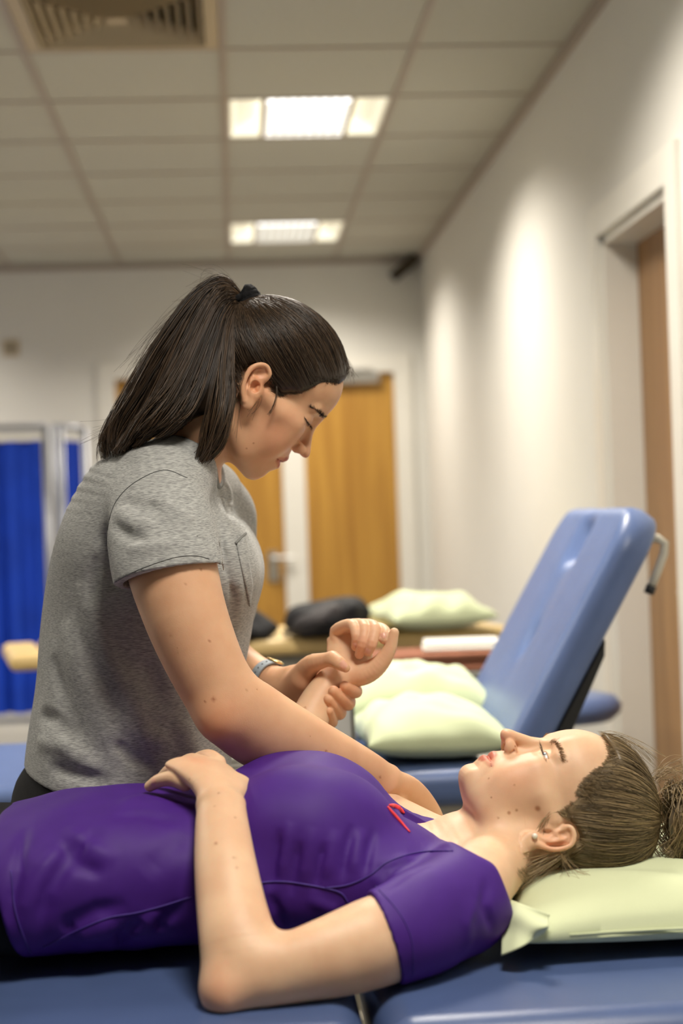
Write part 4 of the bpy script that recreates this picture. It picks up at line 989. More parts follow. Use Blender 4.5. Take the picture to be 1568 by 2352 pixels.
# ---- skin colouring: lips, cheeks, elbow, moles
def blot(V, c, r, col_, T, soft=1.0):
    d2 = ((V-np.asarray(c, f32))**2).sum(1)/f32(r*r); a = np.exp(-d2**soft)[:, None]; T *= (1-a)+a*np.asarray(col_, f32); return T
def lip_tint(V, T, Lc, fr, col_=(0.80, 0.52, 0.52)):
    q = fr.inv(V); 
    for s in (-1, 1):
        for pts in ([(97, 0, -33), (95, 10*s, -34), (87, 24*s, -39)], [(97, 0, -45), (94, 10*s, -44), (87, 23*s, -41)]):
            P = [fr.inv(Lc(*p)[None])[0] for p in pts]
            for i in range(2):
                a, b = P[i], P[i+1]; ba = b-a; t = np.clip((q-a)@ba/(ba@ba), 0, 1); d = np.linalg.norm(q-a-t[:, None]*ba, axis=1); rad = (5.8, 5.6, 3.6); r = rad[i]+(rad[i+1]-rad[i])*t
                w_ = 1/(1+np.exp((d-r-1.0)*2.2)); T = T*(1-w_[:, None]*(1-np.asarray(col_)))
    return T
def mole(V, T, tree, lst, col_=(0.55, 0.38, 0.30)):
    for x, y, r in lst:
        p, n_ = hit(tree, x, y)
        if p is not None: T = blot(V, p, r*p[1]/F*1.25, col_, T, 1.6)
    return T
T_ = np.ones((len(VT), 3))
p_, _n = hit(treeT, 640, 1000); T_ = blot(VT, p_, 0.035, (1.0, 0.86, 0.84), T_)
for p, r, c in (((588, 880), 0.02, (1.0, 0.84, 0.78)), ((500, 1660), 0.03, (1.0, 0.86, 0.82)), ((690, 1045), 0.012, (1.0, .86, .84)), ((800, 1595), .03, (1.0, .84, .82)), ((720, 1590), .03, (1, .88, .85))):
    p_, _n = hit(treeT, *p)
    if p_ is not None: T_ = blot(VT, p_, r, c, T_)
T_ = lip_tint(VT, T_, LT, HT, (0.78, 0.50, 0.50))
T_ = mole(VT, T_, treeT, [(462, 1308, 2.2), (392, 1458, 2.0), (408, 1498, 1.8), (407, 1488, 1.2), (425, 1342, 1.3), (567, 1587, 2.0), (590, 1583, 2.0), (490, 1606, 4), (470, 1610, 2), (748, 1725, 2.2), (830, 1772, 2), (873, 1785, 2), (712, 1691, 1.5), (582, 1018, 1.6), (566, 1030, 1.6), (480, 1472, 1.5)])
paint(bodyT, T_)

# ---- T-shirt
FS = Field()
FS.loft(levT, FRX, k=0.01, cap=0.5)
shN = at(372, 1165, 2.125); shF = at(470, 1160, 2.44)
FS.chain([at(405, 1090, 2.20), at(380, 1128, 2.155), at(368, 1175, 2.125)], (0.055, 0.062, 0.066), 0.03)
FS.chain([at(440, 1100, 2.32), at(470, 1140, 2.39), at(485, 1195, 2.44)], (0.050, 0.058, 0.062), 0.03)
slv = arm([((262, 1150), (430, 1108), 2.13, 0.84), ((247, 1235), (487, 1195), 2.085, 0.86), ((252, 1300), (496, 1262), 2.062, 0.88), ((262, 1360), (503, 1325), 2.05, 0.92), ((270, 1430), (515, 1390), 2.045, 0.95)])
FS.loft(slv, [nrm(at(430, 1108, 2)-at(262, 1150, 2)), nrm(at(487, 1195, 2)-at(247, 1235, 2)), nrm(at(496, 1262, 2)-at(252, 1300, 2)), nrm(at(503, 1325, 2)-at(262, 1360, 2)), nrm(at(515, 1390, 2)-at(270, 1430, 2))], k=0.016, cap=0.4)
FS.chain([at(485, 1195, 2.44), at(492, 1300, 2.47), at(496, 1380, 2.475)], (0.068, 0.068, 0.066), 0.02)
FS.ell(at(508, 1305, 2.22), (0.050, 0.085, 0.06), None, 0.045)       # bust
FS.ell(at(520, 1300, 2.34), (0.050, 0.07, 0.06), None, 0.045)
FS.loft([armT[0], armT[1], (armT[1][0]*0.6+armT[2][0]*0.4,)+armT[1][1:]], nrm(at(470, 1170, 2)-at(270, 1190, 2)), k=0.012, cap=0.5, grow=0.008)
FS.disp(lambda P: (0.0016*np.sin(38*P[:, 0]+22*P[:, 2]+6*np.sin(9*P[:, 2]))*np.sin(17*P[:, 2]-25*P[:, 1])).astype(f32), (-0.4, 1.8, 0.7), (0.4, 2.6, 1.5))
sx = lambda pts: [fhit(FS, *p, 1.9, 2.5) for p in pts]
folds = [(sx([(150, 1420), (185, 1540), (240, 1660), (290, 1760)]), 0.016, 0.0114), (sx([(185, 1330), (235, 1480), (300, 1620), (345, 1720)]), 0.014, 0.0114), (sx([(215, 1300), (270, 1400), (330, 1540)]), 0.012, -0.0114), (sx([(120, 1500), (150, 1620), (200, 1730)]), 0.012, -0.0095),
         (sx([(90, 1640), (130, 1655), (180, 1700)]), 0.009, -0.0114), (sx([(85, 1700), (150, 1715), (230, 1770)]), 0.010, 0.0114), (sx([(110, 1760), (180, 1780), (260, 1800)]), 0.010, -0.0095), (sx([(260, 1640), (330, 1690), (400, 1710)]), 0.012, 0.0095), (sx([(250, 1690), (300, 1740), (360, 1770)]), 0.009, -0.0095),
         (sx([(250, 1190), (242, 1240), (250, 1300), (262, 1360)]), 0.010, -0.0133), (sx([(235, 1270), (215, 1320), (205, 1400)]), 0.010, -0.0076),
         (sx([(275, 1150), (330, 1165), (380, 1165)]), 0.010, -0.0076), (sx([(262, 1170), (310, 1200), (360, 1210)]), 0.009, 0.0076), (sx([(258, 1200), (300, 1235), (350, 1250)]), 0.008, -0.0052), (sx([(340, 1140), (400, 1170), (450, 1200)]), 0.012, 0.0057), (sx([(290, 1260), (350, 1255), (420, 1240)]), 0.009, 0.0057),
         (sx([(508, 1170), (530, 1260), (548, 1340), (552, 1400)]), 0.007, 0.0052), (sx([(500, 1190), (515, 1290), (535, 1380), (545, 1450)]), 0.006, -0.0052), (sx([(512, 1100), (530, 1150), (545, 1200)]), 0.006, 0.0052), (sx([(505, 1120), (520, 1170), (535, 1220)]), 0.005, -0.0052),
         (sx([(520, 1380), (532, 1450), (540, 1520)]), 0.010, -0.0076), (sx([(300, 1420), (340, 1540), (380, 1640)]), 0.014, -0.0076), (sx([(400, 1640), (440, 1720), (470, 1780)]), 0.014, 0.0076)]
FS.disp(seg_disp(folds), (-0.4, 1.8, 0.7), (0.4, 2.6, 1.5))
# openings: neck, sleeve, hem
FS0 = Field(); FS0.ops = list(FS.ops)
NKC = [(neckT[1][0]+(neckT[0][0]-neckT[1][0])*1.0, 0.06, 0.060, 0.060), (neckT[1][0], 0.060, 0.058, 0.060), (neckT[2][0], 0.066, 0.064, 0.058), (neckT[3][0]+A3(0.006, 0, 0.016), 0.060, 0.058, 0.05)]
FS.loft(NKC, FRX, k=0.006, mode='s', cap=0.35)
h1, h2, h3 = at(262, 1354, 2.07), at(500, 1310, 2.07), at(390, 1297, 1.985)
nh = nrm(np.cross(h2-h1, h3-h1)); nh = nh if nh[2] < 0 else -nh
class _B: pass
slo, shi = at(250, 1330, 2.0)-A3(0.02, 0.12, 0.12), at(520, 1300, 2.1)+A3(0.012, 0.045, 0.02)
# sleeve hem: cut only the sleeve tube below the hem plane
def sleeve_cut(P):
    pl = (P-h1.astype(f32))@nh.astype(f32); c = at(385, 1400, 2.035).astype(f32); return np.maximum(-pl, np.linalg.norm((P-c)*np.array([1, 1.25, 0.55], f32), axis=1)-f32(0.088))
FS.add(sleeve_cut, at(385, 1400, 2.035)-0.2, at(385, 1400, 2.035)+0.2, 0.001, 's')
FS.loft([(armT[1][0]+(armT[1][0]-armT[2][0])*0.1, armT[1][1]+0.006, armT[1][2]+0.007, armT[1][3]+0.008), (armT[2][0], armT[2][1]+0.009, armT[2][2]+0.008, armT[2][3]+0.012)], nrm(at(495, 1280, 2)-at(288, 1300, 2)), k=0.001, mode='s', cap=0.25)
g1, g2, g3 = at(62, 1748, TYM), at(145, 1828, 2.13), at(420, 1880, 2.12)
ng_ = nrm(np.cross(g2-g1, g3-g1)); ng_ = ng_ if ng_[2] < 0 else -ng_
FS.plane(g1, ng_, (-1, 1, 0), (1, 3, 1.0), 0.003, 'i')
VS, QS = FS.mesh((-0.34, 1.95, 0.74), (0.12, 2.56, 1.36), 0.0031)
shirtT = make_obj('t_shirt', VS, QS, MAT['heather'], person_t); shirtT['label'] = 'heather grey short sleeved t-shirt with chest pocket'
treeS = bvh(shirtT)
def on(tree, pts, lift=0.0006, sub=6):
    out = []
    for p in spl(np.array(pts, float), sub):
        h_, _ = hit(tree, p[0], p[1], lift)
        if h_ is not None: out.append(h_)
    return out
def seam(name, tree, pts, r, mat, parent, lift=0.0004): return MB().tube(on(tree, pts, lift), r, 6).build(name, mat, parent, smooth=True)
seam('shoulder_seam', treeS, [(430, 1098), (375, 1080), (310, 1108), (268, 1150), (250, 1200), (245, 1250)], 0.0005, MAT['thread'], shirtT)
seam('sleeve_stitching', treeS, [(266, 1335), (320, 1308), (400, 1281), (450, 1277), (480, 1284)], 0.0004, MAT['thread'], shirtT)
# collar rib round the neck opening
def collar_ring(Fd, nodes, front, n=64, inset=0.0):
    C = spl(np.array([x[0] for x in nodes]), 14); Wd = spl(np.array([[x[1], x[2], x[3]] for x in nodes]), 14); T = np.gradient(C, axis=0); T /= np.linalg.norm(T, axis=1)[:, None]; out = []
    fr_ = np.array(front, float)
    for i in range(n):
        a = 2*math.pi*i/n; Nn = fr_-T*(T@fr_)[:, None]; Nn /= np.linalg.norm(Nn, axis=1)[:, None]; S = np.cross(Nn, T); e = np.where(math.cos(a) > 0, Wd[:, 1], Wd[:, 2])
        P = C+Nn*(e*math.cos(a))[:, None]+S*(Wd[:, 0]*math.sin(a))[:, None]; f = Fd.ev(P.astype(f32)); k = np.nonzero(f < -inset)[0]
        out.append(P[k[0]] if len(k) else P[-1])
    out = np.array(out)
    for _ in range(3): out = (np.roll(out, 1, 0)+2*out+np.roll(out, -1, 0))/4
    return list(out)+[out[0]]
MB().tube(collar_ring(FS0, NKC, FRX, inset=0.002), 0.0048, 8, cap=False).build('collar', MAT['rib'], shirtT, smooth=True)
# chest pocket: a thin patch following the shirt
def patch(tree, quad, nu, nv, th, lift):
    a, b, c, d = [np.array(p, float) for p in quad]; V = []
    for L_ in (lift, lift+th):
        for i in range(nu+1):
            for j in range(nv+1):
                u, v = i/nu, j/nv; p = (a*(1-u)+b*u)*(1-v)+(d*(1-u)+c*u)*v; h_, _ = hit(tree, p[0], p[1], L_)
                V.append(h_ if h_ is not None else (V[-1] if V else at(p[0], p[1], 2.2)))
    m = (nu+1)*(nv+1); ix = lambda i, j: i*(nv+1)+j; Fc = []
    for i in range(nu):
        for j in range(nv): Fc += [(ix(i, j), ix(i, j+1), ix(i+1, j+1), ix(i+1, j)), (m+ix(i, j), m+ix(i+1, j), m+ix(i+1, j+1), m+ix(i, j+1))]
    bd = [(i, 0) for i in range(nu)]+[(nu, j) for j in range(nv)]+[(i, nv) for i in range(nu, 0, -1)]+[(0, j) for j in range(nv, 0, -1)]
    for q in range(len(bd)): x, y = bd[q], bd[(q+1) % len(bd)]; Fc.append((ix(*x), ix(*y), m+ix(*y), m+ix(*x)))
    return MB().add(V, Fc)
pk = patch(treeS, [(541, 1247), (560, 1228), (578, 1345), (571, 1392)], 6, 10, 0.0022, 0.0004).build('pocket', MAT['heather'], shirtT, smooth=True)
seam('pocket_edge', treeS, [(539, 1249), (550, 1238), (562, 1227)], 0.0018, MAT['rib'], shirtT, 0.002)
# ---- trousers and shoes
FP = Field()
hc = (at(55, 1800, TYM)+at(528, 1800, TYM))/2
FP.loft([(hc+A3(0.0, 0, 0.05), 0.152, 0.115, 0.125), (hc+A3(-0.005, 0, -0.03), 0.178, 0.140, 0.164), (hc+A3(-0.01, 0, -0.12), 0.172, 0.12, 0.160)], FRX, k=0.02, cap=0.4)
for s in (-1, 1):
    FP.chain([hc+A3(-0.005, 0.085*s, -0.12), hc+A3(0.01, 0.09*s, -0.42), hc+A3(-0.01, 0.095*s, -0.75), (hc[0]-0.02, hc[1]+0.1*s, 0.09)], (0.092, 0.066, 0.052, 0.047), 0.03, sub=4)
FP.plane((0, 0, 0.06), (0, 0, -1), (-1, 1, -0.2), (1, 3, 0.3), 0.003, 'i')
FP.disp(lambda P: (0.003*np.sin(60*P[:, 2]+20*P[:, 0])*np.sin(30*P[:, 1]+11*P[:, 2])).astype(f32), (-1, 1, 0), (1, 3, 1.2))
Vp, Qp = FP.mesh(hc-A3(0.25, 0.28, hc[2]), hc+A3(0.25, 0.28, 0.12), 0.006)
make_obj('trousers', Vp, Qp, MAT['denim'], person_t)
for s in (-1, 1):
    Fz = Field(); c0 = A3(hc[0]-0.02, hc[1]+0.1*s, 0)
    Fz.loft([(c0+A3(-0.055, 0, 0.045), 0.032, 0.04, 0.045), (c0+A3(0.02, 0, 0.05), 0.038, 0.045, 0.05), (c0+A3(0.10, 0, 0.032), 0.046, 0.032, 0.035), (c0+A3(0.17, 0, 0.025), 0.038, 0.02, 0.027)], (0, 0, 1), k=0.01); Fz.chain([c0+A3(-0.01, 0, 0.05), c0+A3(-0.01, 0, 0.10)], (0.042, 0.044), 0.02)
    Fz.plane((0, 0, 0.002), (0, 0, -1), (-2, 0, -1), (2, 4, 0.3), 0.004, 'i'); Vz, Qz = Fz.mesh(c0-A3(0.13, 0.08, 0.02), c0+A3(0.25, 0.08, 0.17), 0.005); make_obj('shoe', Vz, Qz, MAT['blackcloth'], person_t)

def mirror(fr, P): q = P-fr.o; return P-2*(q@fr.n)[..., None]*fr.n
def short_hairs(tree, fr, a_pts, dirpx, n, ln, rad, spread, rng, lift=0.0004, curl=0.0):
    out = []; base = spl(np.array(a_pts, float), 10)
    for _ in range(n):
        p = base[rng.integers(0, len(base))]+rng.normal(size=2)*spread; q, nn = hit(tree, p[0], p[1], lift)
        if q is None: continue
        d = nrm(CR*(dirpx[0]+rng.normal()*0.25)-CU*(dirpx[1]+rng.normal()*0.25)); d = nrm(d-nn*(d@nn)); L_ = ln*rng.uniform(0.6, 1.2)
        t = np.linspace(0, 1, 5)[:, None]; out.append(q+d*L_*t+nn*(0.0006*t+curl*t*t))
    return np.array(out)
# ---- hair: cap on the skull, strands combed to the tie, ponytail
HC = np.array([-5.0, 0.0, 53.0]); HR = np.array([105.0, 79.0, 86.0])
hl = [(802, 856), (797, 868), (774, 886), (740, 881), (718, 892), (692, 904), (660, 904), (642, 906), (628, 890), (624, 868), (612, 842), (585, 836), (562, 848), (549, 875), (545, 895), (528, 920), (505, 945), (470, 940)]
hlp = [tuple(HT.px(p, 62 if p[0] < 760 else 10)) for p in hl]+[(-60, -70), (-200, -60), (-200, 260), (160, 260), (100, 112)]
hl_np = np.array(hlp, f32)
FH = Field()
FH.ell(HT(*HC), HR*0.001, HT.R, 0.004); FH.poly(HT, hlp, HT.o-0.25, HT.o+0.25, 0.010, 'i')
Vh, Qh = FH.mesh(HT.o-0.18, HT.o+0.2, 0.003)
capT = make_obj('hair', Vh, Qh, MAT['hair_t'], person_t); capT['label'] = 'dark brown hair combed back tightly'
paint(capT, np.full((len(Vh), 3), 0.10))
def comb(fr, c, r, poly, tie, n, npt, rng, lift=(0.2, 2.2), rad=0.00042, edge=0.35, near_only=False, flow=0.0, r_in=0.0):
    """strands on the head ellipsoid from roots inside the hair outline to the tie"""
    roots = []
    pg = np.array(poly, f32)
    while len(roots) < n:
        d = rng.normal(size=(4000, 3)); d /= np.linalg.norm(d, axis=1)[:, None]; p = d/np.sqrt(((d/r)**2).sum(1))[:, None]; q = p+c
        sd = polysdf(q[:, 0].astype(f32), q[:, 2].astype(f32), pg); ok = (sd < 1.0) & ((sd > -9) | (rng.random(4000) > edge))
        if near_only: ok &= d[:, 1] > -0.35
        roots += list(p[ok])
    p = np.array(roots[:n]); d0 = p/np.linalg.norm(p, axis=1)[:, None]; tl = np.array(tie)-c; d1 = tl/np.linalg.norm(tl)
    d1 = d1+rng.normal(size=(n, 3))*0.05; d1 /= np.linalg.norm(d1, axis=1)[:, None]
    om = np.arccos(np.clip((d0*d1).sum(1), -0.999, 0.999)); t = np.linspace(0, 1, npt)
    a = np.sin((1-t)[None]*om[:, None])/np.sin(om)[:, None]; b = np.sin(t[None]*om[:, None])/np.sin(om)[:, None]
    D = a[..., None]*d0[:, None]+b[..., None]*d1[:, None]
    ax = np.cross(d0, d1); wob = rng.normal(size=(n, 1))*0.03*np.sin(t*math.pi)[None]+flow*np.sin(t*math.pi)[None]
    D = D+ax[:, None]*wob[..., None]; D /= np.linalg.norm(D, axis=2)[..., None]
    rr = 1/np.sqrt(((D/r)**2).sum(2)); lf = rng.uniform(lift[0], lift[1], (n, 1))*(0.25+0.75*np.minimum(1, t*4))[None]
    rin = r_in*(1-np.clip(t*5, 0, 1))[None]
    P = D*(rr+lf-rin)[..., None]+c
    W_ = fr.o+0.001*(P[..., 0:1]*fr.x+P[..., 1:2]*fr.n+P[..., 2:3]*fr.z)
    rd = np.full((n, npt), rad)*np.clip(0.3+t*5, 0, 1)[None]
    return W_, rd
def strand_obj(name, W_, rd, mat, parent, rng, lo=0.0, hi=1.0, pw=1.5, sides=3):
    V, Q = strands(W_, rd, sides); o = make_obj(name, V, Q, mat, parent); S, n = W_.shape[:2]
    o['kind'] = 'stuff'; tn = lo+(hi-lo)*rng.random(S)**pw; paint(o, np.repeat(tn, n*sides)[:, None]*np.ones((1, 3))); return o
rg1 = np.random.default_rng(5)
tieT = HT.px((562, 690)); tieL = (tieT[0], 0.0, tieT[1])
W1, rd1 = comb(HT, HC, HR, hlp, tieL, 4400, 12, rg1, r_in=0.3, rad=0.00032)
strand_obj('hair_strands', W1, rd1, MAT['hair_t'], capT, rg1, 0.0, 0.85, 1.8)
# ponytail
G = [[(558, 688, 2.235), (536, 650, 2.235), (507, 636, 2.232), (455, 668, 2.225), (400, 740, 2.215), (350, 815, 2.21), (300, 905, 2.21), (262, 955, 2.205), (232, 1005, 2.20), (233, 1052, 2.19)],
     [(558, 690, 2.232), (532, 662, 2.23), (492, 665, 2.222), (445, 735, 2.21), (403, 820, 2.20), (357, 910, 2.19), (322, 965, 2.182), (298, 1000, 2.175), (282, 1030, 2.165), (274, 1046, 2.163)],
     [(558, 694, 2.23), (533, 680, 2.225), (503, 700, 2.212), (468, 780, 2.198), (435, 865, 2.185), (400, 930, 2.172), (368, 965, 2.165), (345, 985, 2.16), (325, 1000, 2.155), (308, 1012, 2.153)],
     [(558, 698, 2.23), (537, 700, 2.222), (516, 740, 2.206), (496, 815, 2.19), (474, 890, 2.175), (448, 932, 2.167), (425, 952, 2.164), (408, 965, 2.162), (392, 975, 2.16), (378, 984, 2.158)],
     [(558, 700, 2.23), (541, 706, 2.22), (526, 745, 2.20), (514, 830, 2.183), (503, 900, 2.17), (492, 955, 2.163), (481, 1000, 2.16), (468, 1035, 2.16), (452, 1058, 2.16), (444, 1066, 2.16)],
     [(558, 700, 2.235), (544, 706, 2.222), (529, 743, 2.205), (522, 800, 2.19), (518, 865, 2.178), (513, 915, 2.168), (500, 960, 2.163), (487, 1005, 2.162), (468, 1045, 2.162), (452, 1070, 2.162)]]
GW = np.array([spl([at(*p) for p in g], 2) for g in G])           # (6, m, 3)
nP = 3800; u = np.where(rg1.random(nP) < 0.80, rg1.random(nP)*3.0, 4.0+rg1.random(nP)*0.999); i0 = np.minimum(u.astype(int), 4); fr_ = (u-i0)[:, None, None]
Pm = GW[i0]*(1-fr_)+GW[i0+1]*fr_; m_ = GW.shape[1]; t = np.linspace(0, 1, m_)
lat = rg1.uniform(-1, 1, nP)[:, None]*(0.006+0.030*np.sin(np.clip(t*1.25, 0, 1)*math.pi*0.62)**1.2)[None]*(1-0.55*np.clip((t-0.7)/0.3, 0, 1))[None]
Pm[..., 1] += lat+0.004
cl = rg1.normal(size=(46, 3))*0.0085; ck = (u/5.0*46+rg1.normal(size=nP)*1.2).astype(int) % 46       # clumps
Pm += (cl[ck][:, None]*np.sin(t*math.pi*0.9)[None, :, None])+0.004*np.sin(t[None, :, None]*7.0+cl[ck][:, None]*900)*np.clip(t*1.5, 0, 1)[None, :, None]
Pm += rg1.normal(size=(nP, 1, 3))*0.0022*t[None, :, None]+0.0016*np.sin(t[None, :, None]*rg1.uniform(4, 14, (nP, 1, 1))+rg1.uniform(0, 6, (nP, 1, 3)))
cut = 1.0-0.30*rg1.random(nP)**2.2          # uneven ends
tt = t[None]*cut[:, None]; ii = np.clip((tt*(m_-1)).astype(int), 0, m_-2); ff = (tt*(m_-1)-ii)[..., None]
Pm = np.take_along_axis(Pm, ii[..., None].repeat(3, 2), 1)*(1-ff)+np.take_along_axis(Pm, (ii+1)[..., None].repeat(3, 2), 1)*ff
rdp = 0.00042*np.ones((nP, m_))*np.clip((1-t)*6+0.35, 0, 1)[None]
FPn = Field()
for g, rr in zip(G[1:5], (0.015, 0.018, 0.016, 0.009)):
    pp = [at(x, y, Y+0.006) for x, y, Y in g[1:-2]]; FPn.chain(pp, [0.006, 0.010]+[rr]*(len(pp)-4)+[rr*0.7, rr*0.4], 0.012)
Vh, Qh = FPn.mesh(at(250, 1080, 2.2)-A3(0.03, 0.1, 0.02), at(600, 620, 2.25)+A3(0.02, 0.06, 0.02), 0.004, proj=0)
pony = make_obj('ponytail', Vh, Qh, MAT['hair_t'], person_t); paint(pony, np.full((len(Vh), 3), 0.05)); pony['label'] = 'long dark brown ponytail falling over the shoulder'
strand_obj('hair_strands', Pm, rdp, MAT['hair_t'], pony, rg1, 0.0, 1.0, 1.6)
hb = np.concatenate([short_hairs(treeT, HT, [(794, 868), (772, 884), (738, 877), (718, 889), (692, 903), (662, 904)], (-0.75, -0.55), 420, 0.012, 0.0002, 1.6, rg1, lift=0.0002, curl=0.004), short_hairs(treeT, HT, [(660, 905), (645, 910), (632, 897)], (-0.8, -0.5), 150, 0.014, 0.0002, 2.5, rg1, curl=0.004), short_hairs(treeT, HT, [(556, 862), (548, 890), (530, 925), (512, 950)], (-0.6, -0.8), 350, 0.02, 0.0002, 3.0, rg1, curl=0.006)])
strand_obj('hairline_hairs', hb, np.full(hb.shape[:2], 0.00016)*np.array([.6, 1, 1, .9, .6]), MAT['hair_t'], capT, rg1, 0.0, 0.8)
# flyaway wisps by the ear and nape
def wisp(n, a, b, c, sp, rng): 
    A_, B_, C_ = [np.array(q, float) for q in (a, b, c)]; t = np.linspace(0, 1, 12)[None, :, None]; o1 = rng.normal(size=(n, 1, 3))*sp*0.3; o2 = rng.normal(size=(n, 1, 3))*sp; o3 = rng.normal(size=(n, 1, 3))*sp*1.4
    return (1-t)**2*(A_+o1)+2*t*(1-t)*(B_+o2)+t*t*(C_+o3)
WW = [wisp(14, at(634, 880, 2.168), at(641, 915, 2.160), at(617, 952, 2.163), 0.0012, rg1), wisp(18, at(556, 870, 2.175), at(545, 930, 2.17), at(520, 985, 2.18), 0.008, rg1), wisp(8, at(600, 900, 2.163), at(592, 930, 2.158), at(572, 955, 2.165), 0.004, rg1), wisp(40, at(770, 800, 2.235), at(808, 835, 2.235), at(800, 868, 2.235), 0.004, rg1),
      wisp(30, at(560, 690, 2.235), at(510, 610, 2.235), at(440, 660, 2.23), 0.012, rg1), wisp(26, at(480, 660, 2.22), at(380, 720, 2.21), at(310, 860, 2.20), 0.010, rg1), wisp(16, at(500, 900, 2.17), at(300, 960, 2.19), at(212, 1005, 2.20), 0.006, rg1)]
WW = np.concatenate(WW); strand_obj('loose_hairs', WW, np.full(WW.shape[:2], 0.00015), MAT['hair_t'], capT, rg1, 0.2, 1.0)
# hair tie: coiled loops
tb = at(563, 688, 2.235); axd = nrm(at(520, 640, 2.235)-at(590, 712, 2.235)); e1 = nrm(np.cross(axd, A3(0, 1, 0))); e2 = A3(0, 1, 0)
loops = []
for k in range(4):
    for i in range(25):
        a = 2*math.pi*i/24; loops.append(tb+axd*(0.005*(k-1.5)+0.002*math.sin(3*a+k))+(0.0165+0.0022*math.sin(5*a+2*k))*(math.cos(a)*e1+math.sin(a)*e2))
tm = MB()
for k in range(4): tm.tube(loops[k*25:(k+1)*25], 0.0054, 8)
tm.build('hair_tie', MAT['scrunchie'], person_t, smooth=True)
# (near side; the far side mirrored across the head)
rb = np.random.default_rng(9)
br = np.concatenate([short_hairs(treeT, HT, [(712, 934), (728, 943), (742, 953)], (-0.5, -0.55), 110, 0.005, 0.0002, 1.0, rb), short_hairs(treeT, HT, [(733, 947), (746, 959)], (-0.35, -0.7), 110, 0.005, 0.0002, 1.5, rb)])
br = np.concatenate([br, mirror(HT, br)]); strand_obj('eyebrows', br, np.full(br.shape[:2], 0.00016)*np.array([1, 1, .9, .7, .3]), MAT['lash'], bodyT, rb)
ls = short_hairs(treeT, HT, [(697, 955), (703, 964), (709, 972), (716, 981)], (0.1, 0.9), 70, 0.005, 0.0002, 0.6, rb, curl=0.001)
ls = np.concatenate([ls, mirror(HT, ls)]); strand_obj('eyelashes', ls, np.full(ls.shape[:2], 0.00018)*np.array([1, 1, .8, .5, .2]), MAT['lash'], bodyT, rb)
# watch on the far wrist
wc = at(617, 1561, 2.343); wax = nrm(FARW[6]-FARW[4]); w1 = nrm(np.cross(wax, A3(0, 1, 0))); w2 = np.cross(wax, w1)
vs, fs = [], []; ns = 40
for i in range(ns):
    a = 2*math.pi*i/ns; rr = 0.0272
    for dx, dr in ((-0.0085, 0), (0.0085, 0), (0.0085, 0.0022), (-0.0085, 0.0022)): vs.append(wc+wax*dx+(rr+dr)*(math.cos(a)*w1+math.sin(a)*w2))
for i in range(ns):
    for k in range(4): fs.append((4*i+k, 4*i+(k+1) % 4, 4*((i+1) % ns)+(k+1) % 4, 4*((i+1) % ns)+k))
watch = MB().add(vs, fs).build('watch_strap', MAT['strap'], person_t, smooth=False); watch['label'] = 'pale grey watch strap with gold buckle'
def ringpt(a, dx, r): return wc+wax*dx+r*(math.cos(a)*w1+math.sin(a)*w2)
# angle of the strap side facing the camera / upward
best = min(np.linspace(0, 6.28, 200), key=lambda a: np.hypot(*(np.array([784+F*((ringpt(a, 0.004, 0.03)-CAM)@CR)/((ringpt(a, 0.004, 0.03)-CAM)@f0), 1176-F*((ringpt(a, 0.004, 0.03)-CAM)@CU)/((ringpt(a, 0.004, 0.03)-CAM)@f0)])-np.array([631, 1550])))+(50 if ringpt(a, 0, 0.03)[1] > wc[1] else 0))
bk_ = [ringpt(best-0.22, -0.011, 0.0305), ringpt(best+0.22, -0.011, 0.0305), ringpt(best+0.22, 0.011, 0.0305), ringpt(best-0.22, 0.011, 0.0305)]
MB().tube(spl(bk_+[bk_[0]], 4), 0.0016, 8).build('buckle', MAT['gold'], watch, smooth=True)
for k in range(4):
    MB().sphere(ringpt(best+0.55+0.28*k, 0, 0.0292), 0.0014, 8, 6).build('strap_hole', MAT['thread'], watch, smooth=True)
MB().lathe([(0.001, 0.031), (0.015, 0.031), (0.017, 0.029), (0.017, 0.025), (0.001, 0.025)], seg=28).build('watch_case', MAT['gold'], watch, smooth=True)
cs = bpy.data.objects[watch.children[-1].name]
for v in cs.data.vertices:
    a = best+math.pi; x, y, z = v.co; n_ = math.cos(a)*w1+math.sin(a)*w2; t_ = np.cross(n_, wax); v.co = Vector(wc+n_*z+wax*x+t_*y)
# nails of the gripping hand
def nail(name, p, d, n_, L_, W_, parent):
    d = nrm(d); n_ = nrm(n_-d*(n_@d)); s_ = np.cross(d, n_); vs = []; fs = []
    for i in range(7):
        for j in range(7):
            u, v = (i/6-0.5)*2, (j/6-0.5)*2; wv = W_*(1-0.35*max(0, u)**3-0.1*u*u); vs.append(p+d*u*L_+s_*v*wv+n_*(0.0009-0.0016*v*v-0.0005*u*u))
    for i in range(6):
        for j in range(6): fs.append((i*7+j, i*7+j+1, (i+1)*7+j+1, (i+1)*7+j))
    nb_ = len(vs); vs += [v-n_*0.0006 for v in vs]; fs += [tuple(k+nb_ for k in f[::-1]) for f in fs]
    return MB().add(vs, fs).build(name, MAT['nail'], parent, smooth=True)
def nail_px(px, py, qx, qy, tree, L_, W_, parent, lift=0.0003):
    p, n_ = hit(tree, px, py, lift); q, _ = hit(tree, qx, qy, lift)
    if p is None or q is None: return
    nail('nail', p, q-p, n_, L_, W_, parent)
nail_px(540+930/3.733, 1380+548/3.733, 540+952/3.733, 1380+572/3.733, treeT, 0.0055, 0.0048, bodyT)
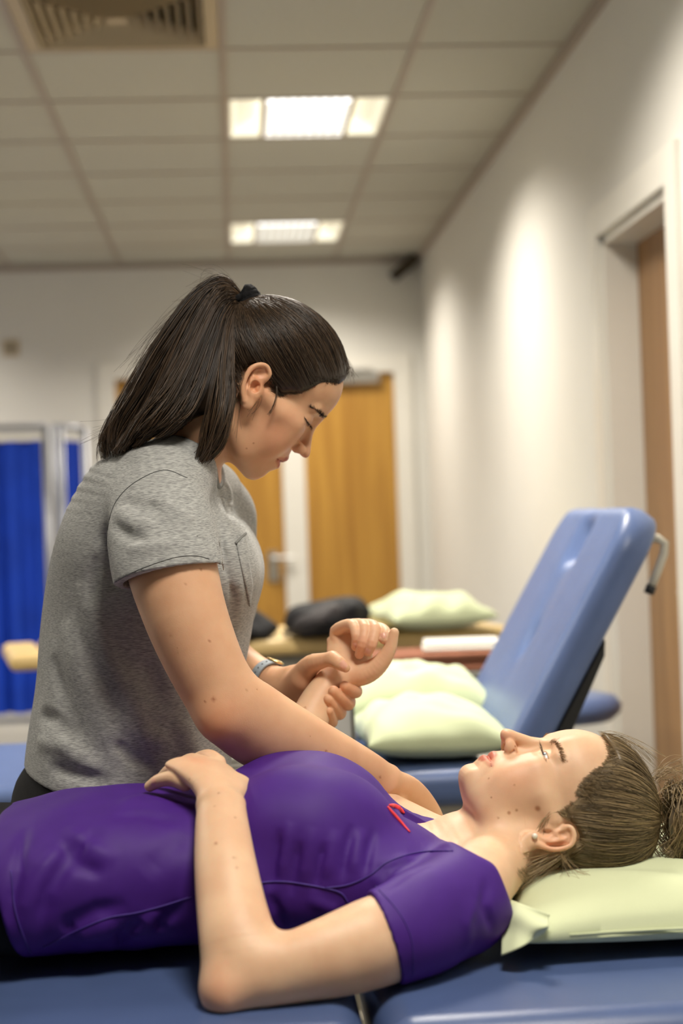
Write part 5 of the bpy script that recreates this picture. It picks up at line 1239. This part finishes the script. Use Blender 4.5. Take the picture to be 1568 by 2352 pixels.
# ================================================================ THE PATIENT
PYM = 1.93
Op = at(1268, 1910, 1.86); Op = A3(Op[0], PYM, Op[2])
ph_ = math.radians(16)
HP = Frame(Op, A3(-math.sin(ph_), 0.0, math.cos(ph_)), A3(math.cos(ph_), 0, math.sin(ph_)))
prP = [(1420, 1700), (1380, 1684), (1350, 1679), (1326, 1678), (1290, 1683.5), (1261, 1693), (1241, 1695.5), (1217, 1689), (1192, 1680), (1170, 1674.5), (1159, 1673.7), (1150, 1678), (1146.5, 1686), (1145.6, 1698), (1147, 1708), (1150, 1714), (1143, 1720), (1137.6, 1723), (1128.6, 1726), (1123, 1734), (1121.5, 1739), (1117, 1735), (1111, 1733.4), (1103, 1739.6), (1096, 1748.7), (1090.5, 1756), (1082, 1758), (1070.6, 1761), (1060, 1770), (1055, 1788.5), (1057, 1814), (1061.6, 1843), (1066, 1858)]
profP = dense_profile(HP, prP, [(20, -160), (-300, -160), (-300, 300), (70, 300), (72, 150)])
FB = Field()
LP, zsP = head(FB, HP, profP, (128, 62, 25, -8, -19, -38.5, -72, -82), lid='open', lips=1.0)
zq = lambda x, y: (1000+x/2.761, 1640+y/2.761)
ear(FB, None, 1.866, [(*zq(785, 742), 5), (*zq(825, 716), 8), (*zq(862, 726), 11), (*zq(878, 775), 14), (*zq(862, 824), 16), (*zq(812, 850), 17), (*zq(750, 858), 17), (*zq(690, 842), 15), (*zq(635, 812), 12)],
    [(*zq(775, 752), 8), (*zq(790, 792), 11), (*zq(745, 812), 12), (*zq(690, 800), 11), (*zq(660, 780), 9)], (*zq(618, 783), 9, 7.5),
    [((*zq(702, 755), 13), (8.5, 9, 4.6)), ((*zq(808, 765), 13), (5.5, 4.5, 4.2)), ((*zq(780, 828), 15), (14, 2.5, 2.0))], (*zq(712, 722), 4, 4.4), [((*zq(740, 790), 4), 13), ((*zq(690, 790), 4), 10), ((*zq(815, 790), 5), 12)], 0.95)
neckP = [((at(1095, 1838, PYM)+at(1255, 2010, PYM))/2, 0.046, 0.052, 0.056), ((at(1052, 1866, PYM)+at(1180, 2035, PYM))/2, 0.050, 0.054, 0.055), ((at(990, 1888, PYM)+at(1105, 2060, PYM))/2, 0.068, 0.055, 0.055), ((at(945, 1925, PYM)+at(1035, 2085, PYM))/2, 0.07, 0.045, 0.05)]
FB.loft(neckP, (-0.5, 0, 0.86), k=0.012, cap=0.5)
FB.chain([at(1150, 1975, 1.885), at(1110, 2010, 1.83), at(1075, 2050, 1.78)], (0.038, 0.042, 0.045), 0.03)
FB.chain([at(1105, 1950, 1.98), at(1060, 1960, 2.03), at(1020, 1965, 2.07)], (0.036, 0.038, 0.038), 0.03)
def tor(x, y, wd, n=None):
    p = at(x, y, PYM); zt = p[2]; zb = TZ+0.004; return (A3(p[0], PYM, (zt*0.45+zb*0.55)), wd, zt-(zt*0.45+zb*0.55), (zt*0.45+zb*0.55)-zb)
torP = [tor(-260, 1880, 0.172), tor(-120, 1880, 0.178), tor(0, 1864, 0.178), tor(150, 1828, 0.172), tor(300, 1812, 0.163), tor(450, 1820, 0.156), tor(560, 1828, 0.154), tor(680, 1812, 0.158), tor(800, 1830, 0.165), tor(900, 1868, 0.168), tor(980, 1915, 0.155), tor(1050, 1985, 0.125)]
FB.loft(torP, (0, 0, 1), k=0.03, n=2.5, cap=0.4, grow=-0.013)
# near (left) arm
upP = arm([((1010, 1995), (1095, 2150), 1.765, 0.9), ((905, 2045), (975, 2225), 1.715, 0.9), ((832, 2066), (905, 2256), 1.685, 0.9), ((745, 2105), (795, 2288), 1.665, 0.88), ((672, 2138), (690, 2306), 1.655, 0.86), ((590, 2170), (590, 2324), 1.65, 0.82), ((535, 2200), (530, 2322), 1.65, 0.75)])
FB.loft(upP, [nrm(at(1010, 1995, 2)-at(1095, 2150, 2)), nrm(at(905, 2045, 2)-at(975, 2225, 2)), nrm(at(832, 2066, 2)-at(905, 2256, 2)), nrm(at(745, 2105, 2)-at(795, 2288, 2)), A3(0, 0, 1), A3(0, 0, 1), A3(0, 0, 1)], k=0.02, sub=4, cap=0.7)
foP = arm([((472, 2292), (640, 2215), 1.655, 0.7), ((461, 2190), (632, 2142), 1.668, 0.72), ((451, 2085), (611, 2080), 1.70, 0.76), ((446, 1985), (589, 1992), 1.74, 0.80), ((447, 1905), (573, 1908), 1.78, 0.80), ((452, 1850), (564, 1852), 1.808, 0.74)])
FB.loft(foP, (1, 0, 0.05), k=0.022, sub=4, cap=0.7)
FB.ell(at(512, 2286, 1.64), (0.019, 0.022, 0.022), None, 0.025)
# left hand resting on the abdomen
acr = nrm(at(560, 1800, 1.90)-at(425, 1795, 1.86))
FB.loft([(at(507, 1842, 1.815), 0.019, 0.026, 0.026), (at(497, 1805, 1.845), 0.017, 0.034, 0.033), (at(472, 1774, 1.878), 0.015, 0.040, 0.040), (at(448, 1758, 1.90), 0.012, 0.040, 0.042)], acr, k=0.012, cap=0.45)
def fin(Fd, pts, rad, k=0.0035): Fd.chain([at(*p) for p in pts], rad, k, sub=4)
fin(FB, [(425, 1798, 1.862), (398, 1788, 1.872), (366, 1793, 1.884), (344, 1806, 1.894)], (0.010, 0.0095, 0.0082, 0.0066))
fin(FB, [(440, 1775, 1.880), (414, 1765, 1.898), (390, 1771, 1.918), (372, 1786, 1.93)], (0.010, 0.0098, 0.0085, 0.007))
fin(FB, [(465, 1755, 1.898), (440, 1749, 1.918), (418, 1758, 1.945), (400, 1775, 1.96)], (0.010, 0.0102, 0.009, 0.0072))
fin(FB, [(500, 1752, 1.912), (478, 1740, 1.935), (450, 1748, 1.965), (425, 1768, 1.985)], (0.010, 0.0102, 0.009, 0.0072))
fin(FB, [(540, 1822, 1.845), (553, 1806, 1.875), (550, 1806, 1.905), (535, 1815, 1.935)], (0.0145, 0.013, 0.0105, 0.0085), 0.01)
# far (right) arm, raised and held
FB.chain([at(985, 1950, 2.08), at(830, 1870, 2.125), at(700, 1815, 2.165), at(640, 1800, 2.175)], (0.046, 0.044, 0.042, 0.038), 0.02, sub=3)
FB.chain([at(640, 1800, 2.175), at(672, 1730, 2.19), at(706, 1660, 2.215), at(730, 1612, 2.23), at(758, 1572, 2.244), at(778, 1548, 2.254)], (0.036, 0.034, 0.028, 0.0255, 0.0235, 0.0225), 0.015, sub=3)
fr2 = nrm(at(860, 1530, 2.245)-at(760, 1480, 2.275))
FB.loft([(at(778, 1552, 2.254), 0.018, 0.024, 0.023), (at(800, 1522, 2.262), 0.016, 0.032, 0.030), (at(802, 1488, 2.274), 0.014, 0.034, 0.033), (at(796, 1458, 2.284), 0.012, 0.034, 0.030)], fr2, k=0.010, cap=0.45)
fin(FB, [(805, 1552, 2.250), (838, 1546, 2.240), (868, 1528, 2.230), (893, 1494, 2.222), (905, 1453, 2.218)], (0.017, 0.0165, 0.0135, 0.0098, 0.0068), 0.008)
fin(FB, [(778, 1478, 2.278), (772, 1449, 2.280), (806, 1434, 2.246), (818, 1460, 2.228), (816, 1485, 2.234)], (0.009, 0.0092, 0.0078, 0.0072, 0.0062), 0.0025)
fin(FB, [(790, 1476, 2.282), (788, 1443, 2.284), (833, 1436, 2.240), (834, 1474, 2.222), (825, 1503, 2.232)], (0.009, 0.0095, 0.0084, 0.0078, 0.0066), 0.0025)
fin(FB, [(803, 1474, 2.286), (806, 1441, 2.288), (857, 1438, 2.238), (855, 1474, 2.218), (845, 1497, 2.224)], (0.009, 0.0095, 0.0086, 0.0080, 0.0068), 0.0025)
fin(FB, [(815, 1475, 2.288), (826, 1443, 2.290), (872, 1443, 2.248), (886, 1456, 2.228), (881, 1468, 2.222)], (0.009, 0.0095, 0.0084, 0.0080, 0.0070), 0.0025)
FB.plane((0, 0, TZ+0.001), (0, 0, -1), (-3, 1, 0.5), (3, 3, 0.9), 0.004, 'i')
person_p = empty('person', (0.0, PYM, TZ)); tag(person_p, 'person in purple shirt lying on their back with eyes open', 'person')
VB, QB = FB.mesh((-0.34, 1.58, 0.70), (0.62, 2.36, 1.10), 0.0028)
VB, QB = refine(FB, VB, QB, [(HP(75, 10, -10), 0.08), (at(1268, 1920, 1.86), 0.045), (at(835, 1490, 2.25), 0.075), (at(440, 1775, 1.9), 0.08)], 0.0028)
VB, QB = refine(FB, VB, QB, [(HP(94, 15, -38), 0.026), (HP(84, 30, 25), 0.024), (HP(110, 8, -12), 0.022), (at(1268, 1925, 1.86), 0.04), (at(850, 1470, 2.23), 0.035)], 0.0014)
bodyP = make_obj('body', VB, QB, MAT['skin_p'], person_p); treeP = bvh(bodyP)
T_ = np.ones((len(VB), 3))
for p, r, c in (((1180, 1785), 0.028, (1.0, 0.86, 0.83)), ((1160, 1690), 0.014, (1.0, 0.85, 0.82)), ((1270, 1945), 0.022, (1.0, 0.80, 0.76)), ((500, 2285), 0.03, (1.0, .86, .84)), ((455, 1745), .02, (1, .86, .84)), ((830, 1480), .03, (1.0, .84, .82)), ((1300, 1700), .02, (1, .9, .86))):
    p_, _n = hit(treeP, *p)
    if p_ is not None: T_ = blot(VB, p_, r, c, T_)
T_ = lip_tint(VB, T_, LP, HP, (0.86, 0.58, 0.57))
T_ = mole(VB, T_, treeP, [(1234.5, 1857, 5.5), (1168.5, 1867, 3.2), (1186, 1861, 2.6), (1143, 1879, 2.2), (1122, 1788, 2.0), (1183, 1714, 2.0), (1128, 1832, 1.5), (1181, 1803, 1.5), (1302, 1749, 2), (496, 1937, 3), (539, 1970, 3), (545, 1992, 2.6), (541, 1878, 2.2), (502, 1822, 2.2), (493, 1852, 1.6), (435, 1790, 2.0), (700, 1625, 2.2), (770, 2200, 1.6)])
paint(bodyP, T_)
# open eyes
def lw(x, n, z): return LP(x, n, z)
for s in (1, -1):
    c = HP(73.8, 31*s, 24.6)
    e = MB().sphere((0, 0, 0), 0.0119, 24, 16); 
    for i in range(len(e.v)): e.v[i] = tuple(np.array(e.v[i])+c)
    eo = e.build('eyeball', MAT['eyewhite'], bodyP, smooth=True)
    gz = nrm(HP.x*1.0+HP.z*0.10+HP.n*s*0.06)
    e1_ = nrm(np.cross(gz, HP.z)); e2_ = np.cross(gz, e1_); vs = []
    for i in range(9):
        a = 0.52*i/8
        for k in range(24): b = 2*math.pi*k/24; vs.append(c+0.01205*(math.cos(a)*gz+math.sin(a)*(math.cos(b)*e1_+math.sin(b)*e2_)))
    fs = [(i*24+k, i*24+(k+1) % 24, (i+1)*24+(k+1) % 24, (i+1)*24+k) for i in range(8) for k in range(24)]
    MB().add(vs[:], fs).build('iris', MAT['iris'], bodyP, smooth=True)
# brow and lashes
rb2 = np.random.default_rng(19)
MAT['brow_p'] = surf('blonde_brow', srgb(128, 96, 62), 0.7, 0.3, var=0.1)
br = short_hairs(treeP, HP, [(1264, 1703), (1274, 1707), (1284, 1722), (1290, 1745)], (0.75, 0.5), 170, 0.006, 0.0002, 1.8, rb2)
br = np.concatenate([br, mirror(HP, br)]); strand_obj('eyebrows', br, np.full(br.shape[:2], 0.00016)*np.array([1, 1, .9, .7, .3]), MAT['brow_p'], bodyP, rb2)
lpt = [fhit(FB, *p, 1.8, 2.0) for p in ((1243, 1713), (1247, 1727), (1251, 1738), (1256, 1752))]
lp_ = spl(lpt, 12); n_l = 44; ii = rb2.integers(0, len(lp_), n_l); t5 = np.linspace(0, 1, 5)[None, :, None]
dl = nrm(HP.x*0.8-HP.z*0.5+HP.n*0.25); up_ = nrm(HP.x*0.3+HP.z*0.8+HP.n*0.2)
ls = lp_[ii][:, None]+t5*0.008*dl+t5**2*0.004*up_+rb2.normal(size=(n_l, 1, 3))*0.0004+t5*rb2.normal(size=(n_l, 1, 3))*0.0012
ls = np.concatenate([ls, mirror(HP, ls)]); strand_obj('eyelashes', ls, np.full(ls.shape[:2], 0.00016)*np.array([1, 1, .8, .5, .2]), MAT['lash'], bodyP, rb2)
pe, pn = hit(treeP, 1226, 1921); 
ep = MB().sphere(pe+pn*0.0026, 0.0036, 16, 12).build('earring', MAT['pearl'], person_p, smooth=True); ep['label'] = 'small pearl stud earring'
for (a, b, L_, W_) in (((880, 1460), (881, 1467), 0.0045, 0.0042), ((845, 1496), (843, 1503), 0.0045, 0.0042), ((815, 1482), (816, 1489), 0.004, 0.0036)): nail_px(*a, *b, treeP, L_, W_, bodyP)
nail_px(352, 1797, 343, 1803, treeP, 0.0045, 0.004, bodyP)

# ---- purple shirt
FQ = Field()
FQ.loft(torP, (0, 0, 1), k=0.02, n=2.5, cap=0.4)
for Yb, xx in ((1.868, 690), (1.99, 690)):
    pk_ = at(xx, 1753, 1.895); FQ.ell((pk_[0]+0.0, Yb, pk_[2]-0.056), (0.098, 0.078, 0.056), None, 0.045)
slP = arm([((1052, 1962), (1138, 2140), 1.785, 0.95), ((1010, 1972), (1075, 2190), 1.76, 0.92), ((940, 2000), (1010, 2228), 1.725, 0.9), ((885, 2030), (950, 2252), 1.70, 0.88), ((830, 2055), (905, 2270), 1.685, 0.86), ((780, 2078), (850, 2282), 1.675, 0.86)])
FQ.loft(slP, [nrm(at(1052, 1962, 2)-at(1138, 2140, 2)), nrm(at(1010, 1972, 2)-at(1075, 2190, 2)), nrm(at(940, 2000, 2)-at(1010, 2228, 2)), nrm(at(885, 2030, 2)-at(950, 2252, 2)), nrm(at(830, 2055, 2)-at(905, 2270, 2)), nrm(at(780, 2078, 2)-at(850, 2282, 2))], k=0.02, cap=0.4)
FQ.chain([at(1120, 1975, 1.865), at(1085, 2020, 1.80), at(1060, 2070, 1.775)], (0.045, 0.05, 0.052), 0.025)
FQ.chain([at(1020, 1960, 2.05), at(960, 1945, 2.08), at(840, 1895, 2.12)], (0.04, 0.045, 0.05), 0.02)
qx = lambda pts: [fhit(FQ, *p, 1.5, 2.3) for p in pts]
fq = []
for x, y0, y1, w_, a_ in ((625, 1900, 2050, 0.005, -0.0032), (648, 1885, 2020, 0.006, 0.003), (672, 1930, 2060, 0.005, -0.003), (700, 1900, 2030, 0.006, 0.0028), (728, 1930, 2050, 0.005, -0.003), (755, 1905, 2020, 0.006, 0.0028), (790, 1890, 2030, 0.005, -0.003), (815, 1900, 2010, 0.006, 0.0028), (842, 1900, 2020, 0.005, -0.0028)):
    fq.append((qx([(x+18, y0), (x+5, (y0+y1)/2), (x-6, y1)]), w_, a_))
fq += [(qx([(30, 2190), (60, 2080), (100, 1990), (150, 1930)]), 0.009, 0.005), (qx([(20, 2120), (45, 2000), (60, 1900)]), 0.008, -0.004), (qx([(85, 2170), (110, 2050), (170, 1960), (230, 1900)]), 0.010, -0.005), (qx([(150, 1900), (210, 1950), (270, 1980)]), 0.010, 0.004), (qx([(130, 1930), (185, 1990), (240, 2010)]), 0.008, -0.004),
       (qx([(120, 2210), (160, 2120), (220, 2090), (300, 2080)]), 0.009, -0.006), (qx([(160, 2230), (200, 2150), (270, 2120)]), 0.010, 0.006), (qx([(220, 2230), (280, 2150), (330, 2110)]), 0.008, -0.006), (qx([(300, 2210), (320, 2140), (360, 2090)]), 0.009, 0.005), (qx([(350, 2190), (370, 2120), (420, 2070)]), 0.008, -0.005), (qx([(40, 2180), (90, 2225), (150, 2245)]), 0.008, 0.005), (qx([(330, 2010), (380, 1960), (430, 1920)]), 0.014, -0.003), (qx([(270, 1850), (330, 1835), (400, 1850)]), 0.012, 0.003), (qx([(250, 1880), (330, 1870), (420, 1890)]), 0.010, -0.003),
       (qx([(835, 2050), (880, 2000), (930, 1975)]), 0.006, -0.004), (qx([(850, 2030), (900, 1985), (950, 1965)]), 0.006, 0.004), (qx([(870, 2050), (930, 2010), (990, 1990)]), 0.006, -0.0025), (qx([(620, 2050), (640, 2100), (650, 2130)]), 0.006, -0.004), (qx([(700, 2060), (760, 2090), (800, 2080)]), 0.007, 0.003), (qx([(1130, 2150), (1110, 2080), (1120, 2010)]), 0.007, -0.004), (qx([(1070, 2190), (1075, 2120), (1090, 2060)]), 0.008, 0.003)]
FQ.disp(seg_disp(fq), (-0.5, 1.5, 0.68), (0.6, 2.3, 1.0))
FQ.disp(lambda P: (0.0012*np.sin(55*P[:, 0]+30*P[:, 2])*np.sin(41*P[:, 1]-20*P[:, 0]+25*P[:, 2])).astype(f32), (-0.5, 1.5, 0.68), (0.6, 2.3, 1.0))
# neckline, sleeve end, hem
n1_, n2_, n3_ = at(928, 1858, 1.95), at(1040, 1946, 1.88), at(1152, 2075, 1.83)
nn_ = nrm(np.cross(n2_-n1_, A3(0.0, 1, -0.15))); nn_ = nn_ if nn_[0] > 0 else -nn_
FQ.loft([(neckP[0][0], 0.068, 0.066, 0.066), (neckP[1][0], 0.066, 0.064, 0.062), (neckP[2][0]+A3(-0.004, 0, 0.0), 0.064, 0.056, 0.055)], (-0.5, 0, 0.86), k=0.004, mode='s', cap=0.5)
pa = at(985, 1906, 1.87); npl = nrm(np.cross(ray(985, 1906), ray(1112, 1972))); npl = npl if npl[2] > 0 else -npl
FQ.plane(pa, npl, (at(955, 1900, 1.87)[0], 1.6, 0.6), (0.6, 1.95, 1.2), 0.006, 'i')
FQ.plane(at(1160, 2070, 1.83), nrm(A3(1, 0, 0.35)), (-1, 1, 0), (2, 3, 2), 0.006, 'i')
q1, q2, q3 = at(832, 2052, 1.735), at(916, 2268, 1.685), at(908, 2150, 1.63)
nq = nrm(np.cross(q2-q1, q3-q1)); nq = nq if nq[0] < 0 else -nq
def sleeve_cut2(P):
    pl = (P-q1.astype(f32))@nq.astype(f32); c = at(790, 2195, 1.655).astype(f32); return np.maximum(-pl, (np.linalg.norm((P-c)/np.array([0.105, 0.088, 0.098], f32), axis=1)-1)*f32(0.088))
FQ.add(sleeve_cut2, at(790, 2195, 1.655)-0.14, at(790, 2195, 1.655)+0.14, 0.001, 's')
FQ.plane(at(20, 2140, 1.77), nrm(A3(-1, 0, -0.25)), (-1, 1, 0), (2, 3, 2), 0.004, 'i')
FQ.plane((0, 0, TZ+0.0008), (0, 0, -1), (-3, 1, 0.5), (3, 3, 0.9), 0.006, 'i')
VQ, QQ = FQ.mesh((-0.36, 1.58, 0.695), (0.42, 2.26, 0.96), 0.003)
shirtP = make_obj('shirt', VQ, QQ, MAT['purple'], person_p); shirtP['label'] = 'purple short sleeved sports shirt'
treeQ = bvh(shirtP)
MAT['purple_seam'] = surf('purple_seam', srgb(66, 40, 128), 0.6, 0.4, var=0.05)
for pts in ([(100, 2175), (170, 2140), (250, 2108), (330, 2093), (440, 2060)], [(588, 2028), (650, 2025), (720, 2035), (780, 2050), (800, 2075)], [(745, 2040), (800, 2032), (850, 2010), (890, 1980), (960, 1958), (1040, 1955)], [(25, 2000), (35, 2090), (62, 2170), (95, 2225)]):
    seam('seam', treeQ, pts, 0.0011, MAT['purple_seam'], shirtP)
seam('sleeve_stitching', treeQ, [(862, 2035), (915, 2095), (945, 2160), (948, 2245)], 0.0007, MAT['purple_seam'], shirtP)
# coral tape at the collar
tp = on(treeQ, [(889, 1853), (900, 1868), (918, 1888), (940, 1912)], 0.0008)
MB().tube(tp, [0.0012+0.0012*math.sin(math.pi*min(1, i/(len(tp)-1)*1.1)) for i in range(len(tp))], 8).build('collar_tape', MAT['coral'], shirtP, smooth=True)
ci = on(treeQ, [(893, 1850), (905, 1853), (918, 1860), (928, 1868)], 0.0006)
MB().tube(ci, [0.0012, 0.003, 0.0036, 0.0014] if len(ci) == 4 else [0.0012+0.0026*math.sin(math.pi*i/(len(ci)-1)) for i in range(len(ci))], 8).build('collar_lining', MAT['coral'], shirtP, smooth=True)
# ---- trousers, feet
FL = Field(); hp_ = at(0, 2000, PYM); x0_ = -0.275
FL.loft([(A3(x0_+0.03, PYM, TZ+0.085), 0.166, 0.078, 0.082), (A3(x0_-0.08, PYM, TZ+0.085), 0.178, 0.082, 0.083), (A3(x0_-0.18, PYM, TZ+0.08), 0.172, 0.075, 0.078)], (0, 0, 1), k=0.02, n=2.4, cap=0.4)
for s in (-1, 1):
    FL.chain([A3(x0_-0.15, PYM+0.085*s, TZ+0.082), A3(x0_-0.42, PYM+0.10*s, TZ+0.072), A3(x0_-0.62, PYM+0.11*s, TZ+0.058), A3(x0_-0.86, PYM+0.12*s, TZ+0.05)], (0.085, 0.068, 0.055, 0.042), 0.03, sub=4)
FL.plane((0, 0, TZ+0.001), (0, 0, -1), (-3, 1, 0.5), (3, 3, 0.9), 0.006, 'i')
Vl, Ql = FL.mesh((-1.25, 1.68, 0.69), (-0.20, 2.20, 0.92), 0.006); make_obj('trousers', Vl, Ql, MAT['denim'], person_p)
for s in (-1, 1):
    Fz = Field(); c0 = A3(x0_-0.90, PYM+0.125*s, TZ)
    Fz.loft([(c0+A3(0.02, 0, 0.045), 0.036, 0.036, 0.04), (c0+A3(-0.03, 0, 0.06), 0.038, 0.05, 0.045), (c0+A3(-0.045, 0.015*s, 0.13), 0.042, 0.03, 0.03), (c0+A3(-0.05, 0.03*s, 0.20), 0.036, 0.018, 0.018)], (-1, 0, 0.1), k=0.01); Fz.plane((0, 0, TZ+0.001), (0, 0, -1), (-3, 0, 0), (3, 4, 1.2), 0.004, 'i')
    Vz, Qz = Fz.mesh(c0-A3(0.12, 0.09, 0.02), c0+A3(0.1, 0.11, 0.26), 0.005); make_obj('shoe', Vz, Qz, MAT['blackcloth'], person_p)

# ---- hair
HC2 = np.array([-5.0, 0.0, 56.0]); HR2 = np.array([103.0, 78.0, 91.0])
hl2 = [(1384, 1685), (1396, 1710), (1402, 1735), (1392, 1752), (1366, 1770), (1346, 1788), (1334, 1803), (1326, 1825), (1310, 1842), (1298, 1858), (1304, 1882), (1316, 1893), (1327, 1915), (1326, 1945), (1305, 1962), (1280, 1966), (1225, 1978), (1190, 1995), (1170, 2015)]
hlp2 = [tuple(HP.px(p, 58 if p[1] > 1740 else 15)) for p in hl2]+[(-160, -60), (-220, 20), (-200, 260), (160, 260), (95, 118)]
FG = Field(); FG.ell(HP(*HC2), HR2*0.001, HP.R, 0.004); FG.poly(HP, hlp2, HP.o-0.25, HP.o+0.25, 0.010, 'i')
Vh, Qh = FG.mesh(HP.o-0.18, HP.o+0.2, 0.003)
capP = make_obj('hair', Vh, Qh, MAT['hair_p'], person_p); paint(capP, np.full((len(Vh), 3), 0.18)); capP['label'] = 'dark blonde hair pulled back to a bun'
rg2 = np.random.default_rng(25)
tie2 = HP.px((1548, 1885)); tieL2 = (tie2[0], 0.0, tie2[1])
W2, rd2 = comb(HP, HC2, HR2, hlp2, tieL2, 4400, 12, rg2, lift=(0.2, 2.6), r_in=0.3, rad=0.00034)
strand_obj('hair_strands', W2, rd2, MAT['hair_p'], capP, rg2, 0.0, 1.0, 1.7)
hb = np.concatenate([short_hairs(treeP, HP, [(1382, 1690), (1392, 1712), (1397, 1735), (1386, 1752), (1362, 1772), (1342, 1790), (1330, 1806), (1322, 1826)], (0.85, 0.3), 700, 0.02, 0.0002, 2.5, rg2, lift=0.0002, curl=0.006), short_hairs(treeP, HP, [(1316, 1842), (1300, 1858), (1285, 1866)], (0.7, 0.5), 200, 0.014, 0.0002, 4, rg2, curl=0.003), short_hairs(treeP, HP, [(1330, 1925), (1326, 1950), (1300, 1968), (1240, 1980), (1190, 2000)], (0.9, 0.3), 500, 0.02, 0.0002, 4, rg2, curl=0.005)])
strand_obj('hairline_hairs', hb, np.full(hb.shape[:2], 0.00017)*np.array([.6, 1, 1, .9, .6]), MAT['hair_p'], capP, rg2, 0.1, 0.9)
bc = at(1592, 1895, PYM); bax = nrm(HP.z*0.9-HP.x*0.35); b1 = nrm(np.cross(bax, A3(0, 1, 0))); b2 = A3(0, 1, 0)
FBn = Field(); FBn.ell(bc, (0.030, 0.035, 0.035), None, 0.004); Vb, Qb = FBn.mesh(bc-0.08, bc+0.08, 0.004, proj=0)
bun = make_obj('hair_bun', Vb, Qb, MAT['hair_p'], person_p); paint(bun, np.full((len(Vb), 3), 0.35)); bun['label'] = 'loose blonde hair bun'
nB = 1700; tB = np.linspace(0, 1, 18)[None]; a0 = rg2.uniform(0, 6.28, (nB, 1)); sw = rg2.uniform(1.5, 4.0, (nB, 1)); rB = 0.036+0.018*rg2.random((nB, 1)); hB = rg2.normal(size=(nB, 1))*0.02
aa = a0+sw*tB; wv = 0.004*np.sin(aa*3+rg2.uniform(0, 6, (nB, 1)))
PB = bc+bax*(hB*np.cos(tB*2.5)+wv)[..., None]*1.0+((rB+wv)*np.cos(aa))[..., None]*b1+((rB+wv)*np.sin(aa))[..., None]*b2
strand_obj('hair_strands', PB, np.full(PB.shape[:2], 0.0005), MAT['hair_p'], bun, rg2, 0.1, 1.0, 1.2)
WW = [wisp(50, at(1330, 1940, 1.86), at(1230, 1990, 1.85), at(1150, 2045, 1.84), 0.010, rg2), wisp(30, at(1300, 1870, 1.862), at(1262, 1850, 1.86), at(1240, 1905, 1.862), 0.003, rg2), wisp(45, at(1500, 1790, 1.93), at(1560, 1740, 1.93), at(1600, 1800, 1.93), 0.014, rg2), wisp(20, at(1380, 1690, 1.93), at(1440, 1680, 1.93), at(1500, 1750, 1.93), 0.006, rg2), wisp(12, at(1290, 1950, 1.86), at(1300, 2000, 1.83), at(1340, 2030, 1.82), 0.008, rg2)]
WW = np.concatenate(WW); strand_obj('loose_hairs', WW, np.full(WW.shape[:2], 0.00025), MAT['hair_p'], capP, rg2, 0.4, 1.0)
# ---- pillow under the head
px0, px1 = 0.295, 0.86
pillow_obj('pale green pillow under the patient\'s head on the near couch', ((px0+px1)/2, 1.945, TZ), px1-px0, 0.46, 0.10, mat='green', seed=41, wr=0.004, bot=0.30, sag=(-0.1, -0.05, 0.55, 0.034))

# open end of the pillowcase: a soft flap of cloth hanging over the pillow's near-left corner
pil = [o for o in bpy.data.objects if o.name.startswith('pillow') and o.parent is None][-1]
c00, c10, c11, c01 = at(1160, 2062, 1.80), at(1262, 2100, 1.715), at(1252, 2145, 1.70), at(1150, 2195, 1.715)
V_ = []; nf_ = 18
for L_ in (0, 1):
    for i in range(nf_+1):
        for j in range(nf_+1):
            u, v = i/nf_, j/nf_; p = (c00*(1-u)+c10*u)*(1-v)+(c01*(1-u)+c11*u)*v
            p = p+A3(0, -1, 0.25)*(0.016*math.sin(math.pi*u)*math.sin(math.pi*min(1, v*0.9+0.1))+0.005*math.sin(5*u+6*v)+0.004*math.sin(9*v-4*u))+A3(0, -0.0025, 0)*L_
            p[2] = max(p[2], TZ+0.002); V_.append(p)
m = (nf_+1)**2; ix = lambda i, j: i*(nf_+1)+j; F_ = []
for i in range(nf_):
    for j in range(nf_): F_ += [(ix(i, j), ix(i, j+1), ix(i+1, j+1), ix(i+1, j)), (m+ix(i, j), m+ix(i+1, j), m+ix(i+1, j+1), m+ix(i, j+1))]
bd = [(i, 0) for i in range(nf_)]+[(nf_, j) for j in range(nf_)]+[(i, nf_) for i in range(nf_, 0, -1)]+[(0, j) for j in range(nf_, 0, -1)]
for q in range(len(bd)): x, y = bd[q], bd[(q+1) % len(bd)]; F_.append((ix(*x), ix(*y), m+ix(*y), m+ix(*x)))
MB().add(V_, F_).build('pillowcase_flap', MAT['green'], pil, smooth=True)
sm = [A3(px0+0.06+0.05*i, 1.722+0.004*math.sin(i), TZ+0.034) for i in range(10)]
MB().tube(sm, 0.0016, 6).build('seam', MAT['green'], pil, smooth=True)
